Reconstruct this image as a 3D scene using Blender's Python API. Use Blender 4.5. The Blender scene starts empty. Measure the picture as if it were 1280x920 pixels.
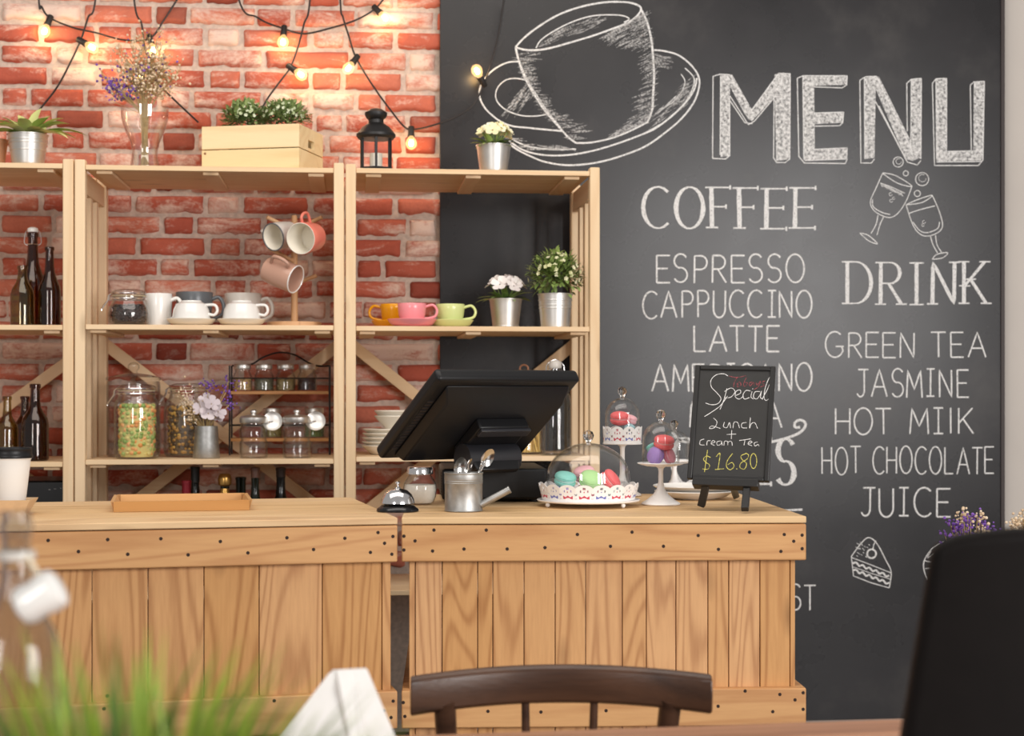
import bpy, math, random
from math import sin, cos, pi, radians as R, sqrt, atan2
from mathutils import Vector, Matrix, noise
rng = random.Random(7)
scene = bpy.context.scene
COL = scene.collection

# ------------------------------------------------------------------ camera
EYE = 1.22; FPX = 2045.0; HOR = 490.0; YAW = math.atan(0.098)
cam_d = bpy.data.cameras.new('camera'); cam = bpy.data.objects.new('camera', cam_d); COL.objects.link(cam)
cam.location = (0, 0, EYE); cam.rotation_euler = (pi/2, 0, -YAW)
cam_d.sensor_width = 36; cam_d.lens = FPX/1280*36; cam_d.shift_y = (HOR-460)/1280
cam_d.dof.use_dof = True; cam_d.dof.focus_distance = 4.1; cam_d.dof.aperture_fstop = 5.0
cam_d.clip_start = 0.05; cam_d.clip_end = 100
scene.camera = cam

# ------------------------------------------------------------------ light, world, exposure
vs = scene.view_settings
scene.display_settings.display_device = 'sRGB'
vs.view_transform = 'Standard'; vs.look = 'None'; vs.exposure = 0.0; vs.gamma = 1; vs.use_curve_mapping = False
world = bpy.data.worlds.new('world'); scene.world = world; world.use_nodes = True
world.node_tree.nodes['Background'].inputs[0].default_value = (1.0, 0.95, 0.90, 1)
world.node_tree.nodes['Background'].inputs[1].default_value = 0.34
scene.cycles.transparent_max_bounces = 32
scene.cycles.max_bounces = 10
scene.cycles.sample_clamp_indirect = 6.0
def area(name, loc, target, sx, sy, power, col):
    l = bpy.data.lights.new(name, 'AREA'); l.shape = 'RECTANGLE'; l.size = sx; l.size_y = sy; l.energy = power; l.color = col
    o = bpy.data.objects.new(name, l); COL.objects.link(o); o.location = loc
    o.rotation_euler = (Vector(target)-Vector(loc)).to_track_quat('-Z', 'Y').to_euler()
    return o
# tall window panes behind the photographer's right shoulder, and the lit ceiling above the bar
for k in range(3):
    area('window_pane_light', (2.55+k*0.80, -1.5+k*0.30, 2.0), (0.4+k*0.2, 5.0, 0.95), 0.60, 2.3, 78, (1.0, 0.97, 0.95))
area('ceiling_panel_light', (-0.3, 3.3, 3.5), (-0.3, 5.0, 0.9), 3.6, 1.6, 56, (1.0, 0.93, 0.85))
area('left_fill_light', (-2.3, -1.4, 2.2), (-0.3, 5.2, 1.0), 0.9, 1.7, 60, (1.0, 0.97, 0.95))  # added fill from front left, brightens the dark side of the metal pots

# ------------------------------------------------------------------ helpers
FW = Vector((sin(YAW), cos(YAW), 0)); RT = Vector((cos(YAW), -sin(YAW), 0)); UP = Vector((0, 0, 1)); CAMP = Vector((0, 0, EYE))
def ray(px, py): return FW + RT*((px-640)/FPX) + UP*((HOR-py)/FPX)
def at(px, py, Y):            # the point of the plane y = Y seen at a photo pixel
    d = ray(px, py); return CAMP + d*(Y/d.y)
def onz(px, py, z):           # the point of the level plane z seen at a photo pixel
    d = ray(px, py); return CAMP + d*((z-EYE)/d.z)
def dep(px, py, d): return CAMP + ray(px, py)*d
def mpp(px, Y): return Y/ray(px, HOR).y/FPX

class MB:
    def __init__(s): s.v = []; s.f = []; s.r = []; s.m = []; s.sm = []; s.t = []; s.M = None
    def add(s, vs, fs, rnd=None, smooth=False, mi=0, tone=0.0):
        b = len(s.v); rnd = rng.random() if rnd is None else rnd
        if s.M is not None: vs = [s.M @ Vector(p) for p in vs]
        s.v.extend([tuple(p) for p in vs])
        for f in fs:
            s.f.append(tuple(i+b for i in f)); s.r.append(rnd); s.m.append(mi); s.sm.append(smooth); s.t.append(tone)
        return s
    def box(s, x0, x1, y0, y1, z0, z1, **k):
        v = [(x0,y0,z0),(x1,y0,z0),(x1,y1,z0),(x0,y1,z0),(x0,y0,z1),(x1,y0,z1),(x1,y1,z1),(x0,y1,z1)]
        return s.hexa(v, **k)
    def hexa(s, v, **k):
        return s.add(v, [(0,3,2,1),(4,5,6,7),(0,1,5,4),(1,2,6,5),(2,3,7,6),(3,0,4,7)], **k)
    def bar(s, a, b, w, t, up=(0,0,1), **k):      # a straight bar of width w (along side) and thickness t (along up)
        a = Vector(a); b = Vector(b); d = (b-a).normalized(); u = Vector(up); sd = d.cross(u).normalized(); u = sd.cross(d).normalized()
        q = []
        for p in (a, b):
            for (i, j) in ((-1,-1),(1,-1),(1,1),(-1,1)): q.append(p+sd*(w/2*i)+u*(t/2*j))
        return s.add(q, [(0,3,2,1),(4,5,6,7),(0,1,5,4),(1,2,6,5),(2,3,7,6),(3,0,4,7)], **k)
    def lathe(s, prof, n=28, c=(0,0,0), M=None, **k):
        k.setdefault('smooth', True)
        vs = []; fs = []; idx = []
        for (r, z) in prof:
            if r < 1e-6: idx.append([len(vs)]); vs.append(Vector((0, 0, z)))
            else:
                idx.append(list(range(len(vs), len(vs)+n)))
                vs.extend(Vector((r*cos(2*pi*i/n), r*sin(2*pi*i/n), z)) for i in range(n))
        for a, b in zip(idx[:-1], idx[1:]):
            for i in range(n):
                j = (i+1) % n
                if len(a) == 1 and len(b) == 1: continue
                if len(a) == 1: fs.append((a[0], b[j], b[i]))
                elif len(b) == 1: fs.append((a[i], a[j], b[0]))
                else: fs.append((a[i], a[j], b[j], b[i]))
        if M is not None: vs = [M @ p for p in vs]
        c = Vector(c); return s.add([p+c for p in vs], fs, **k)
    def tube(s, pts, r, n=8, closed=False, **k):
        k.setdefault('smooth', True)
        pts = [Vector(p) for p in pts]; N = len(pts); rr = r if isinstance(r, (list, tuple)) else [r]*N
        vs = []; fs = []; ref = None
        for i, p in enumerate(pts):
            a = pts[i-1] if (i > 0 or closed) else p; b = pts[(i+1) % N] if (i < N-1 or closed) else p
            t = (b-a).normalized()
            if ref is None:
                ref = t.orthogonal().normalized()
            ref = (ref - t*ref.dot(t));  ref = ref.normalized() if ref.length > 1e-6 else t.orthogonal().normalized()
            bi = t.cross(ref)
            for q in range(n):
                w = 2*pi*q/n; vs.append(p + (ref*cos(w)+bi*sin(w))*rr[i])
        for i in range(N if closed else N-1):
            for q in range(n):
                a = i*n+q; b = i*n+(q+1) % n; c = ((i+1) % N)*n+(q+1) % n; d = ((i+1) % N)*n+q
                fs.append((a, b, c, d))
        if not closed: fs.append(tuple(range(n-1, -1, -1))); fs.append(tuple((N-1)*n+q for q in range(n)))
        return s.add(vs, fs, **k)
    def ball(s, c, r, n=16, sq=(1,1,1), M=None, **k):
        m = max(4, n//2); prof = [(r*sin(pi*i/m), -r*cos(pi*i/m)) for i in range(m+1)]; prof[0] = (0, -r); prof[-1] = (0, r)
        D = Matrix.Diagonal(sq); D = (M.to_3x3() @ D) if M is not None else D
        return s.lathe(prof, n, c, D, **k)
    def prism(s, poly, y0, y1, **k):              # outline in (x, z) extruded along y
        n = len(poly); v = [(x, y0, z) for x, z in poly] + [(x, y1, z) for x, z in poly]
        f = [tuple(range(n)), tuple(range(2*n-1, n-1, -1))] + [(i, i+n, (i+1) % n+n, (i+1) % n) for i in range(n)]
        return s.add(v, f, **k)
    def build(s, name, mats, parent=None, bevel=0, angle=38, loc=None, seg=2):
        me = bpy.data.meshes.new(name); me.from_pydata(s.v, [], s.f)
        for m in (mats if isinstance(mats, (list, tuple)) else [mats]): me.materials.append(m)
        me.polygons.foreach_set('material_index', s.m)
        me.polygons.foreach_set('use_smooth', [bool(x) or bevel > 0 for x in s.sm])
        a = me.attributes.new('rnd', 'FLOAT', 'FACE'); a.data.foreach_set('value', s.r)
        if any(s.t): a = me.attributes.new('tone', 'FLOAT', 'FACE'); a.data.foreach_set('value', s.t)
        me.update(); me.set_sharp_from_angle(angle=R(angle))
        o = bpy.data.objects.new(name, me); COL.objects.link(o)
        if parent is not None: o.parent = parent
        if loc is not None: o.location = loc
        if bevel > 0:
            b = o.modifiers.new('bevel', 'BEVEL'); b.width = bevel; b.segments = seg; b.limit_method = 'ANGLE'; b.angle_limit = R(35)
            b.harden_normals = False
        return o
def tag(o, label=None, cat=None, group=None, kind=None):
    if label: o['label'] = label
    if cat: o['category'] = cat
    if group: o['group'] = group
    if kind: o['kind'] = kind
    return o
def thing(name, label, cat, loc=(0,0,0), rz=0.0, group=None):
    o = bpy.data.objects.new(name, None); COL.objects.link(o); o.empty_display_size = 0.05
    o.location = loc; o.rotation_euler = (0, 0, rz); tag(o, label, cat, group); return o
def shell(prof, t):           # outer profile bottom to top -> closed wall of thickness t with a floor
    out = list(prof); inn = [(max(r-t, 0.0005), z) for r, z in prof if r > t*1.2]
    inn = [(r, max(z, prof[0][1]+t)) for r, z in inn]
    return out + inn[::-1] + [(0, prof[0][1]+t)]
def smoothpts(P, n=6, closed=False):               # Catmull-Rom
    P = [Vector(p) for p in P]; N = len(P); out = []
    for i in range(N if closed else N-1):
        g = lambda k: P[k % N] if closed else P[min(max(k, 0), N-1)]
        p0, p1, p2, p3 = g(i-1), g(i), g(i+1), g(i+2)
        for j in range(n):
            t = j/n; out.append(0.5*((2*p1)+(p2-p0)*t+(2*p0-5*p1+4*p2-p3)*t*t+(3*p1-p0-3*p2+p3)*t**3))
    if not closed: out.append(P[-1])
    return out

# ------------------------------------------------------------------ materials
def lin(c): return tuple(((x/255)/12.92 if x/255 <= .04045 else ((x/255+.055)/1.055)**2.4) for x in c)
def rgba(c): return (*lin(c), 1)
def newmat(name):
    m = bpy.data.materials.new(name); m.use_nodes = True; nt = m.node_tree
    return m, nt, nt.nodes['Principled BSDF']
def N(nt, typ, **kw):
    n = nt.nodes.new(typ)
    for k, v in kw.items():
        if k.startswith('i_'):
            key = k[2:]; key = int(key) if key.isdigit() else key.replace('_', ' ')
            n.inputs[key].default_value = v
        else: setattr(n, k, v)
    return n
def mixc(nt, fac, a, b, mode='MIX'):
    n = nt.nodes.new('ShaderNodeMix'); n.data_type = 'RGBA'; n.blend_type = mode
    for sock, v in ((n.inputs[0], fac), (n.inputs[6], a), (n.inputs[7], b)):
        if isinstance(v, bpy.types.NodeSocket): nt.links.new(v, sock)
        else: sock.default_value = v
    return n.outputs[2]
def math_(nt, op, a, b=0.0, c=None):
    n = nt.nodes.new('ShaderNodeMath'); n.operation = op
    for i, v in enumerate((a, b) if c is None else (a, b, c)):
        if isinstance(v, bpy.types.NodeSocket): nt.links.new(v, n.inputs[i])
        else: n.inputs[i].default_value = v
    return n.outputs[0]
def ramp(nt, fac, stops):
    n = nt.nodes.new('ShaderNodeValToRGB'); el = n.color_ramp.elements
    while len(el) < len(stops): el.new(0.5)
    for e, (p, c) in zip(el, stops): e.position = p; e.color = c
    nt.links.new(fac, n.inputs[0]); return n.outputs[0]
def plain(name, c, rough=0.5, metal=0.0, var=0.0, scale=60, spec=None, coat=0.0):
    m, nt, b = newmat(name); b.inputs['Roughness'].default_value = rough; b.inputs['Metallic'].default_value = metal
    if spec is not None: b.inputs['Specular IOR Level'].default_value = spec
    if coat: b.inputs['Coat Weight'].default_value = coat; b.inputs['Coat Roughness'].default_value = 0.06
    tc = N(nt, 'ShaderNodeTexCoord'); nz = N(nt, 'ShaderNodeTexNoise', i_Scale=scale, i_Detail=3.0)
    nt.links.new(tc.outputs['Object'], nz.inputs['Vector'])
    d = tuple(x*(1-var) for x in lin(c)); e = tuple(min(1, x*(1+var)) for x in lin(c))
    o = ramp(nt, nz.outputs[0], [(0.3, (*d, 1)), (0.7, (*e, 1))]); nt.links.new(o, b.inputs['Base Color'])
    return m
def wood(name, light, dark, axis='x', ring=16, rough=0.55, contrast=1.0, plank=0.16, knots=True, spec=0.3):
    m, nt, b = newmat(name); b.inputs['Roughness'].default_value = rough; b.inputs['Specular IOR Level'].default_value = spec
    tc = N(nt, 'ShaderNodeTexCoord'); at_ = N(nt, 'ShaderNodeAttribute', attribute_name='rnd'); oi = N(nt, 'ShaderNodeObjectInfo')
    rr = math_(nt, 'ADD', at_.outputs['Fac'], oi.outputs['Random'])
    off = N(nt, 'ShaderNodeCombineXYZ'); k = math_(nt, 'MULTIPLY', rr, 17.3)
    for i in range(3): nt.links.new(math_(nt, 'MULTIPLY', k, 1.0+0.37*i), off.inputs[i])
    add = N(nt, 'ShaderNodeVectorMath', operation='ADD'); nt.links.new(tc.outputs['Object'], add.inputs[0]); nt.links.new(off.outputs[0], add.inputs[1])
    sc = {'x': (0.09, 1, 1), 'y': (1, 0.09, 1), 'z': (1, 1, 0.09)}[axis]
    mp = N(nt, 'ShaderNodeMapping'); mp.inputs['Scale'].default_value = sc; nt.links.new(add.outputs[0], mp.inputs['Vector'])
    big = N(nt, 'ShaderNodeTexNoise', i_Scale=5.0, i_Detail=2.0, i_Distortion=0.6); nt.links.new(mp.outputs[0], big.inputs['Vector'])
    rings = math_(nt, 'SINE', math_(nt, 'MULTIPLY', big.outputs[0], ring*6.2832))
    rings = math_(nt, 'MULTIPLY_ADD', rings, 0.5, 0.5); rings = math_(nt, 'POWER', rings, 3.0)
    fib = N(nt, 'ShaderNodeTexNoise', i_Scale=160.0, i_Detail=3.0); nt.links.new(mp.outputs[0], fib.inputs['Vector'])
    fac = math_(nt, 'MULTIPLY_ADD', rings, 0.55*contrast, math_(nt, 'MULTIPLY_ADD', fib.outputs[0], 0.6*contrast, -0.2))
    col = mixc(nt, fac, rgba(light), rgba(dark))
    if knots:
        mk = N(nt, 'ShaderNodeMapping'); mk.inputs['Scale'].default_value = {'x': (3, 8, 8), 'y': (8, 3, 8), 'z': (8, 8, 3)}[axis]
        nt.links.new(add.outputs[0], mk.inputs['Vector'])
        vo = N(nt, 'ShaderNodeTexVoronoi', i_Scale=1.0); nt.links.new(mk.outputs[0], vo.inputs['Vector'])
        kf = ramp(nt, vo.outputs['Distance'], [(0.02, (1, 1, 1, 1)), (0.17, (0, 0, 0, 1))])
        dk = tuple(x*0.42 for x in lin(dark)); col = mixc(nt, math_(nt, 'MULTIPLY', kf, 0.55), col, (*dk, 1))
    hs = N(nt, 'ShaderNodeHueSaturation'); nt.links.new(col, hs.inputs['Color'])
    fr = math_(nt, 'FRACT', math_(nt, 'MULTIPLY', rr, 5.77))
    nt.links.new(math_(nt, 'MULTIPLY_ADD', fr, plank, 1.0-plank*0.55), hs.inputs['Value'])
    nt.links.new(math_(nt, 'MULTIPLY_ADD', fr, -0.10, 1.04), hs.inputs['Saturation'])
    nt.links.new(hs.outputs[0], b.inputs['Base Color'])
    bp = N(nt, 'ShaderNodeBump', i_Strength=0.12, i_Distance=0.002); nt.links.new(fib.outputs[0], bp.inputs['Height']); nt.links.new(bp.outputs[0], b.inputs['Normal'])
    return m
def thin_glass(name, tint=(1, 1, 1), edge=(0.50, 0.53, 0.53), refl=0.7, base=0.035):
    m, nt, b = newmat(name); nt.nodes.remove(b); out = nt.nodes['Material Output']
    lw = N(nt, 'ShaderNodeLayerWeight', i_Blend=0.5)
    e = math_(nt, 'POWER', lw.outputs['Facing'], 2.6); fr = math_(nt, 'POWER', lw.outputs['Facing'], 4.0)
    tr = N(nt, 'ShaderNodeBsdfTransparent'); nt.links.new(mixc(nt, e, (*tint, 1), (*edge, 1)), tr.inputs[0])
    gl = N(nt, 'ShaderNodeBsdfGlossy', i_Roughness=0.03); gl.inputs[0].default_value = (1, 1, 1, 1)
    mx = N(nt, 'ShaderNodeMixShader'); nt.links.new(math_(nt, 'MULTIPLY_ADD', fr, refl, base), mx.inputs[0])
    nt.links.new(tr.outputs[0], mx.inputs[1]); nt.links.new(gl.outputs[0], mx.inputs[2]); nt.links.new(mx.outputs[0], out.inputs[0])
    return m
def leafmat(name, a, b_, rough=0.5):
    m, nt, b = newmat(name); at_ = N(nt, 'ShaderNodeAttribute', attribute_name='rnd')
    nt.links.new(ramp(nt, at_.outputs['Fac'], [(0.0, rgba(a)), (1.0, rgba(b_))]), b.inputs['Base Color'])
    b.inputs['Roughness'].default_value = rough; b.inputs['Subsurface Weight'].default_value = 0.0
    return m
PX = wood('pine_along_x', (236, 206, 166), (220, 178, 132), 'x', 9, contrast=0.7, plank=0.10)
PY = wood('pine_along_y', (234, 202, 162), (218, 174, 128), 'y', 9, contrast=0.7, plank=0.10)
PZ = wood('pine_upright', (236, 207, 168), (220, 182, 138), 'z', 9, contrast=0.7, plank=0.10)
CX = wood('counter_rail_wood', (211, 160, 105), (178, 120, 72), 'x', 13, contrast=0.85, plank=0.08, knots=False)
CZ = wood('counter_plank_wood', (214, 162, 108), (160, 104, 60), 'z', 22, contrast=0.9, plank=0.15)
CT = wood('counter_top_wood', (226, 190, 142), (184, 138, 92), 'x', 12, contrast=0.8, plank=0.10)
BAM = wood('bamboo', (206, 158, 104), (186, 132, 80), 'x', 6, contrast=0.6, knots=False)
ACA = wood('mug_tree_wood', (206, 162, 118), (168, 118, 78), 'z', 8, contrast=0.8, knots=False)
RACKW = wood('rack_wood', (206, 150, 92), (170, 110, 60), 'x', 8, contrast=0.7, knots=False)
CRA = wood('crate_wood', (240, 216, 168), (222, 188, 132), 'x', 7, contrast=0.7, plank=0.06, knots=False)
WAL = wood('dark_stained_wood', (88, 60, 44), (44, 28, 22), 'x', 8, rough=0.32, contrast=0.9, knots=False, spec=0.5)
TAB = wood('table_wood', (196, 142, 108), (150, 98, 70), 'x', 8, rough=0.35, knots=False, spec=0.5)
GAL = plain('galvanised_steel', (176, 176, 174), 0.48, 1.0, 0.16, 55)
ALU = plain('brushed_bucket_metal', (222, 220, 216), 0.40, 1.0, 0.04, 40)
CHR = plain('chrome', (240, 240, 242), 0.14, 1.0)
BLK = plain('black_plastic', (22, 22, 24), 0.40, spec=.35)
BLKG = plain('gloss_black', (20, 20, 22), 0.18)
BLKM = plain('black_painted_metal', (26, 24, 24), 0.45)
VENT = plain('vent_plastic', (40, 34, 32), 0.5)
WHT = plain('white_porcelain', (240, 238, 234), 0.16, coat=0.4)
CREAM = plain('cream_porcelain', (236, 229, 214), 0.2)
GREYC = plain('dark_grey_stoneware', (92, 96, 100), 0.3)
LGREY = plain('light_grey_stoneware', (206, 200, 192), 0.3)
TAUPE = plain('taupe_stoneware', (196, 154, 134), 0.28)
CORAL = plain('coral_glaze', (232, 130, 112), 0.2)
PINK = plain('pink_glaze', (246, 152, 158), 0.2)
ORNG = plain('orange_glaze', (240, 166, 24), 0.2)
LIME = plain('pale_green_glaze', (216, 224, 152), 0.2)
GLASS = thin_glass('clear_glass')
VASEG = thin_glass('vase_glass', edge=(0.62, 0.56, 0.50), refl=0.8, base=0.075)
DOME = thin_glass('dome_glass', edge=(0.72, 0.74, 0.74))
BROWN = thin_glass('brown_bottle_glass', (0.52, 0.34, 0.22), (0.22, 0.13, 0.09), base=0.05)
OLIVE = thin_glass('olive_bottle_glass', (0.76, 0.68, 0.42), (0.28, 0.22, 0.10), base=0.05)
SOLIDG, _nt, _b = newmat('solid_glass'); _b.inputs['Transmission Weight'].default_value = 1.0; _b.inputs['Roughness'].default_value = 0.0; _b.inputs['IOR'].default_value = 1.45
PAPER = plain('white_paper', (236, 234, 230), 0.7)
KRAFT = plain('kraft_card', (214, 184, 146), 0.8, var=0.06)
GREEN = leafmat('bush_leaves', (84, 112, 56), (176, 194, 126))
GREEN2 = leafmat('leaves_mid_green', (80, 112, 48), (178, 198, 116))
FERN = leafmat('variegated_leaves', (130, 156, 64), (212, 214, 140))
GRASSM = leafmat('grass_blades', (44, 78, 22), (166, 190, 62))
WPET = leafmat('white_petals', (236, 226, 224), (252, 248, 244))
CPET = leafmat('cream_petals', (248, 236, 180), (254, 250, 226))
GPET = leafmat('pale_grey_petals', (206, 194, 200), (236, 226, 228))
BEIGEF = leafmat('dried_beige_blooms', (214, 184, 150), (240, 222, 192))
PURP = leafmat('purple_blooms', (92, 52, 140), (140, 96, 190))
STEMM = leafmat('dry_stems', (150, 124, 78), (196, 170, 116))
SOIL = plain('soil', (58, 44, 34), 0.9, var=0.3)
# ------------------------------------------------------------------ the room
YS = 5.30; YW = 5.885; YB = 5.845            # shelf front, brick mortar face, chalkboard face
XB0 = at(550, 300, YB).x; XB1 = at(1252, 300, YB).x
# brick wall: every brick a rough block of the one wall mesh
BR, nt, b = newmat('old_red_brick')
tc = N(nt, 'ShaderNodeTexCoord'); at_ = N(nt, 'ShaderNodeAttribute', attribute_name='rnd'); tn = N(nt, 'ShaderNodeAttribute', attribute_name='tone')
n1 = N(nt, 'ShaderNodeTexNoise', i_Scale=8.0, i_Detail=8.0, i_Roughness=0.72, i_Distortion=0.5); n2 = N(nt, 'ShaderNodeTexNoise', i_Scale=90.0, i_Detail=4.0)
mp = N(nt, 'ShaderNodeMapping'); mp.inputs['Scale'].default_value = (0.7, 1, 1.7); nt.links.new(tc.outputs['Object'], mp.inputs['Vector'])
nt.links.new(mp.outputs[0], n1.inputs['Vector']); nt.links.new(tc.outputs['Object'], n2.inputs['Vector'])
red = ramp(nt, at_.outputs['Fac'], [(0.0, rgba((176, 88, 70))), (0.5, rgba((196, 104, 82))), (1.0, rgba((212, 132, 108)))])
red = mixc(nt, math_(nt, 'MULTIPLY', n2.outputs[0], 0.55), red, rgba((160, 84, 68)))
w = math_(nt, 'MULTIPLY_ADD', tn.outputs['Fac'], 1.25, math_(nt, 'MULTIPLY_ADD', n1.outputs[0], 5.0, -2.80))
w = math_(nt, 'MULTIPLY_ADD', n2.outputs[0], 0.9, math_(nt, 'SUBTRACT', w, 0.42))
cl = N(nt, 'ShaderNodeClamp'); nt.links.new(w, cl.inputs[0])
col = mixc(nt, cl.outputs[0], red, rgba((226, 198, 182)))
dk = math_(nt, 'LESS_THAN', tn.outputs['Fac'], 0.03); col = mixc(nt, math_(nt, 'MULTIPLY', dk, 0.55), col, rgba((104, 44, 36)))
nt.links.new(col, b.inputs['Base Color']); b.inputs['Roughness'].default_value = 0.85; b.inputs['Specular IOR Level'].default_value = 0.2
bp = N(nt, 'ShaderNodeBump', i_Strength=0.5, i_Distance=0.004); nt.links.new(n2.outputs[0], bp.inputs['Height']); nt.links.new(bp.outputs[0], b.inputs['Normal'])
MORT = plain('grey_mortar', (200, 182, 168), 0.95, var=0.16, scale=60, spec=0.1)
TONE = {'D': 0.01, 'R': 0.14, 'O': 0.40, 'P': 0.66, 'W': 1.0}
ROWS = {  # eight courses that repeat; joints as photo columns at the wall, read off the photograph
 0: [(3,98,'W'),(103,185,'R'),(190,228,'D'),(232,312,'P'),(315,357,'O'),(362,437,'O')],
 1: [(-9,47,'O'),(53,115,'R'),(120,160,'R'),(165,248,'O'),(254,292,'W'),(298,378,'R'),(385,423,'P')],
 2: [(2,63,'R'),(68,101,'W'),(107,194,'O'),(200,236,'R'),(241,320,'P'),(326,429,'R')],
 3: [(-13,57,'R'),(63,117,'W'),(123,165,'R'),(171,250,'R'),(257,294,'O'),(299,379,'O'),(384,419,'R')],
 4: [(3,32,'O'),(37,101,'R'),(106,191,'O'),(196,231,'P'),(237,319,'O'),(323,379,'P'),(384,436,'P')],
 5: [(-12,63,'O'),(68,125,'D'),(131,171,'W'),(176,258,'O'),(263,301,'O'),(306,384,'O'),(389,421,'O')],
 6: [(10,58,'O'),(63,101,'R'),(107,194,'O'),(199,237,'D'),(242,319,'P'),(324,400,'P'),(405,446-0,'O')],
 7: [(-16,48,'O'),(52,117,'R'),(121,163,'W'),(168,247,'O'),(252,292,'D'),(297,375,'O'),(379,417,'R')]}
PER = 438*mpp(220, YW)
x_ref = at(0, 300, YW).x; kx = mpp(220, YW)
z_row0 = at(100, 17, YW).z; dz = z_row0 - at(100, 43.4, YW).z
wl = MB(); XL = -3.1; XR = XB0+0.04; ZT = 2.9
wl.box(XL, XR, YW, YW+0.12, 0, ZT, mi=1)
def brick(x0, x1, z0, z1, tone, seed):
    w = x1-x0; h = z1-z0; nx = max(6, int(w/0.012)); nz = 8; e = 0.007
    xs = [0, e/w] + [e/w+(1-2*e/w)*i/(nx-3) for i in range(1, nx-3)] + [1-e/w, 1]
    zs = [0, e/h] + [e/h+(1-2*e/h)*i/(nz-3) for i in range(1, nz-3)] + [1-e/h, 1]
    vs = []; fs = []; rag = 0.5+1.0*rng.random()
    for j, c in enumerate(zs):
        for i, a in enumerate(xs):
            x = x0+a*w; z = z0+c*h
            nb = noise.noise(Vector((x*26, z*9, seed)))*0.6+noise.noise(Vector((x*70, z*20, seed+5)))*0.4; ns = noise.noise(Vector((x*9, z*40, seed+9)))
            z += 0.0155*rag*max(0.0, nb+0.15)*(1-c)**2.5 - 0.004*max(0, ns)*c**3
            x += 0.005*ns*((1-a)**8 - a**8)
            edge = (i in (0, len(xs)-1)) or (j in (0, len(zs)-1))
            if edge: y = YW+0.003
            else:
                y = YW-0.020+0.0035*noise.noise(Vector((x*18, z*30, seed)))+0.0025*noise.noise(Vector((x*55, z*75, seed+3)))
                if i in (1, len(xs)-2) or j in (1, len(zs)-2): y += 0.0045
            vs.append((x, y, z))
    n = len(xs)
    for j in range(len(zs)-1):
        for i in range(n-1): fs.append((j*n+i, j*n+i+1, (j+1)*n+i+1, (j+1)*n+i))
    wl.add(vs, fs, smooth=True, tone=tone)
seed = 0.0
for r in range(-4, 27):
    zc = z_row0 - r*dz
    if zc > ZT-0.05 or zc < 0.05: continue
    for p in range(-4, 4):
        for (a, c, t) in ROWS[r % 8]:
            x0 = x_ref+a*kx+p*PER; x1 = x_ref+c*kx+p*PER
            if x0 < XL+0.02 or x0 > XR-0.02: continue
            x1 = min(x1, XR); seed += 1.37
            brick(x0, x1, zc-dz*0.43, zc+dz*0.43, TONE[t]*(0.9+0.2*rng.random()), seed)
tag(wl.build('wall_back', [BR, MORT], angle=60), 'weathered red brick wall with pale washed bricks behind the shelving', kind='structure')
pw = MB(); pw.box(XR, 3.6, YW+0.005, YW+0.12, 0, ZT)
PLAST = plain('warm_grey_plaster', (206, 198, 190), 0.8, var=0.03, scale=4)
tag(pw.build('wall_right', PLAST), 'plain warm grey plaster wall right of the chalkboard', kind='structure')
fl = MB()
for i in range(26): fl.box(-3.1+i*0.31, -3.1+i*0.31+0.308, -3.2, YW+0.12, -0.02, 0)
tag(fl.build('floor', wood('floor_wood', (74, 58, 46), (48, 38, 30), 'y', 8, rough=0.4)), 'brown plank floor', kind='structure')

# ------------------------------------------------------------------ chalkboard, lettering and drawings
CB, nt, b = newmat('chalkboard_paint')
tc = N(nt, 'ShaderNodeTexCoord'); n1 = N(nt, 'ShaderNodeTexNoise', i_Scale=2.2, i_Detail=5.0, i_Roughness=0.6); n2 = N(nt, 'ShaderNodeTexNoise', i_Scale=60.0, i_Detail=3.0)
nt.links.new(tc.outputs['Object'], n1.inputs['Vector']); nt.links.new(tc.outputs['Object'], n2.inputs['Vector'])
col = ramp(nt, n1.outputs[0], [(0.35, rgba((33, 32, 34))), (0.55, rgba((40, 38, 40))), (0.72, rgba((62, 59, 58)))])
nt.links.new(col, b.inputs['Base Color']); b.inputs['Specular IOR Level'].default_value = 0.32
nt.links.new(math_(nt, 'MULTIPLY_ADD', n1.outputs[0], 0.16, 0.20), b.inputs['Roughness'])
def chalkmat(name, c, lo, hi, scale=170):
    m, nt, b = newmat(name); out = nt.nodes['Material Output']; b.inputs['Base Color'].default_value = rgba(c); b.inputs['Roughness'].default_value = 0.95
    tc = N(nt, 'ShaderNodeTexCoord'); n = N(nt, 'ShaderNodeTexNoise', i_Scale=scale, i_Detail=4.0, i_Roughness=0.7); nt.links.new(tc.outputs['Object'], n.inputs['Vector'])
    f = ramp(nt, n.outputs[0], [(lo, (0, 0, 0, 1)), (hi, (1, 1, 1, 1))]); tr = N(nt, 'ShaderNodeBsdfTransparent'); mx = N(nt, 'ShaderNodeMixShader')
    nt.links.new(f, mx.inputs[0]); nt.links.new(tr.outputs[0], mx.inputs[1]); nt.links.new(b.outputs[0], mx.inputs[2]); nt.links.new(mx.outputs[0], out.inputs[0])
    return m
CHALK = chalkmat('white_chalk', (236, 234, 232), 0.22, 0.5)
CHALKT = chalkmat('white_chalk_lettering', (238, 236, 234), 0.20, 0.50)
CHALKF = chalkmat('rubbed_chalk_fill', (236, 234, 232), 0.31, 0.60, 85)
CHALKS = chalkmat('faint_chalk_hatching', (206, 204, 202), 0.36, 0.7, 150)
def arc(cx, cy, rx, ry, a0, a1, n=14): return [(cx+rx*cos(R(a0+(a1-a0)*i/n)), cy+ry*sin(R(a0+(a1-a0)*i/n))) for i in range(n+1)]
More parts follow.
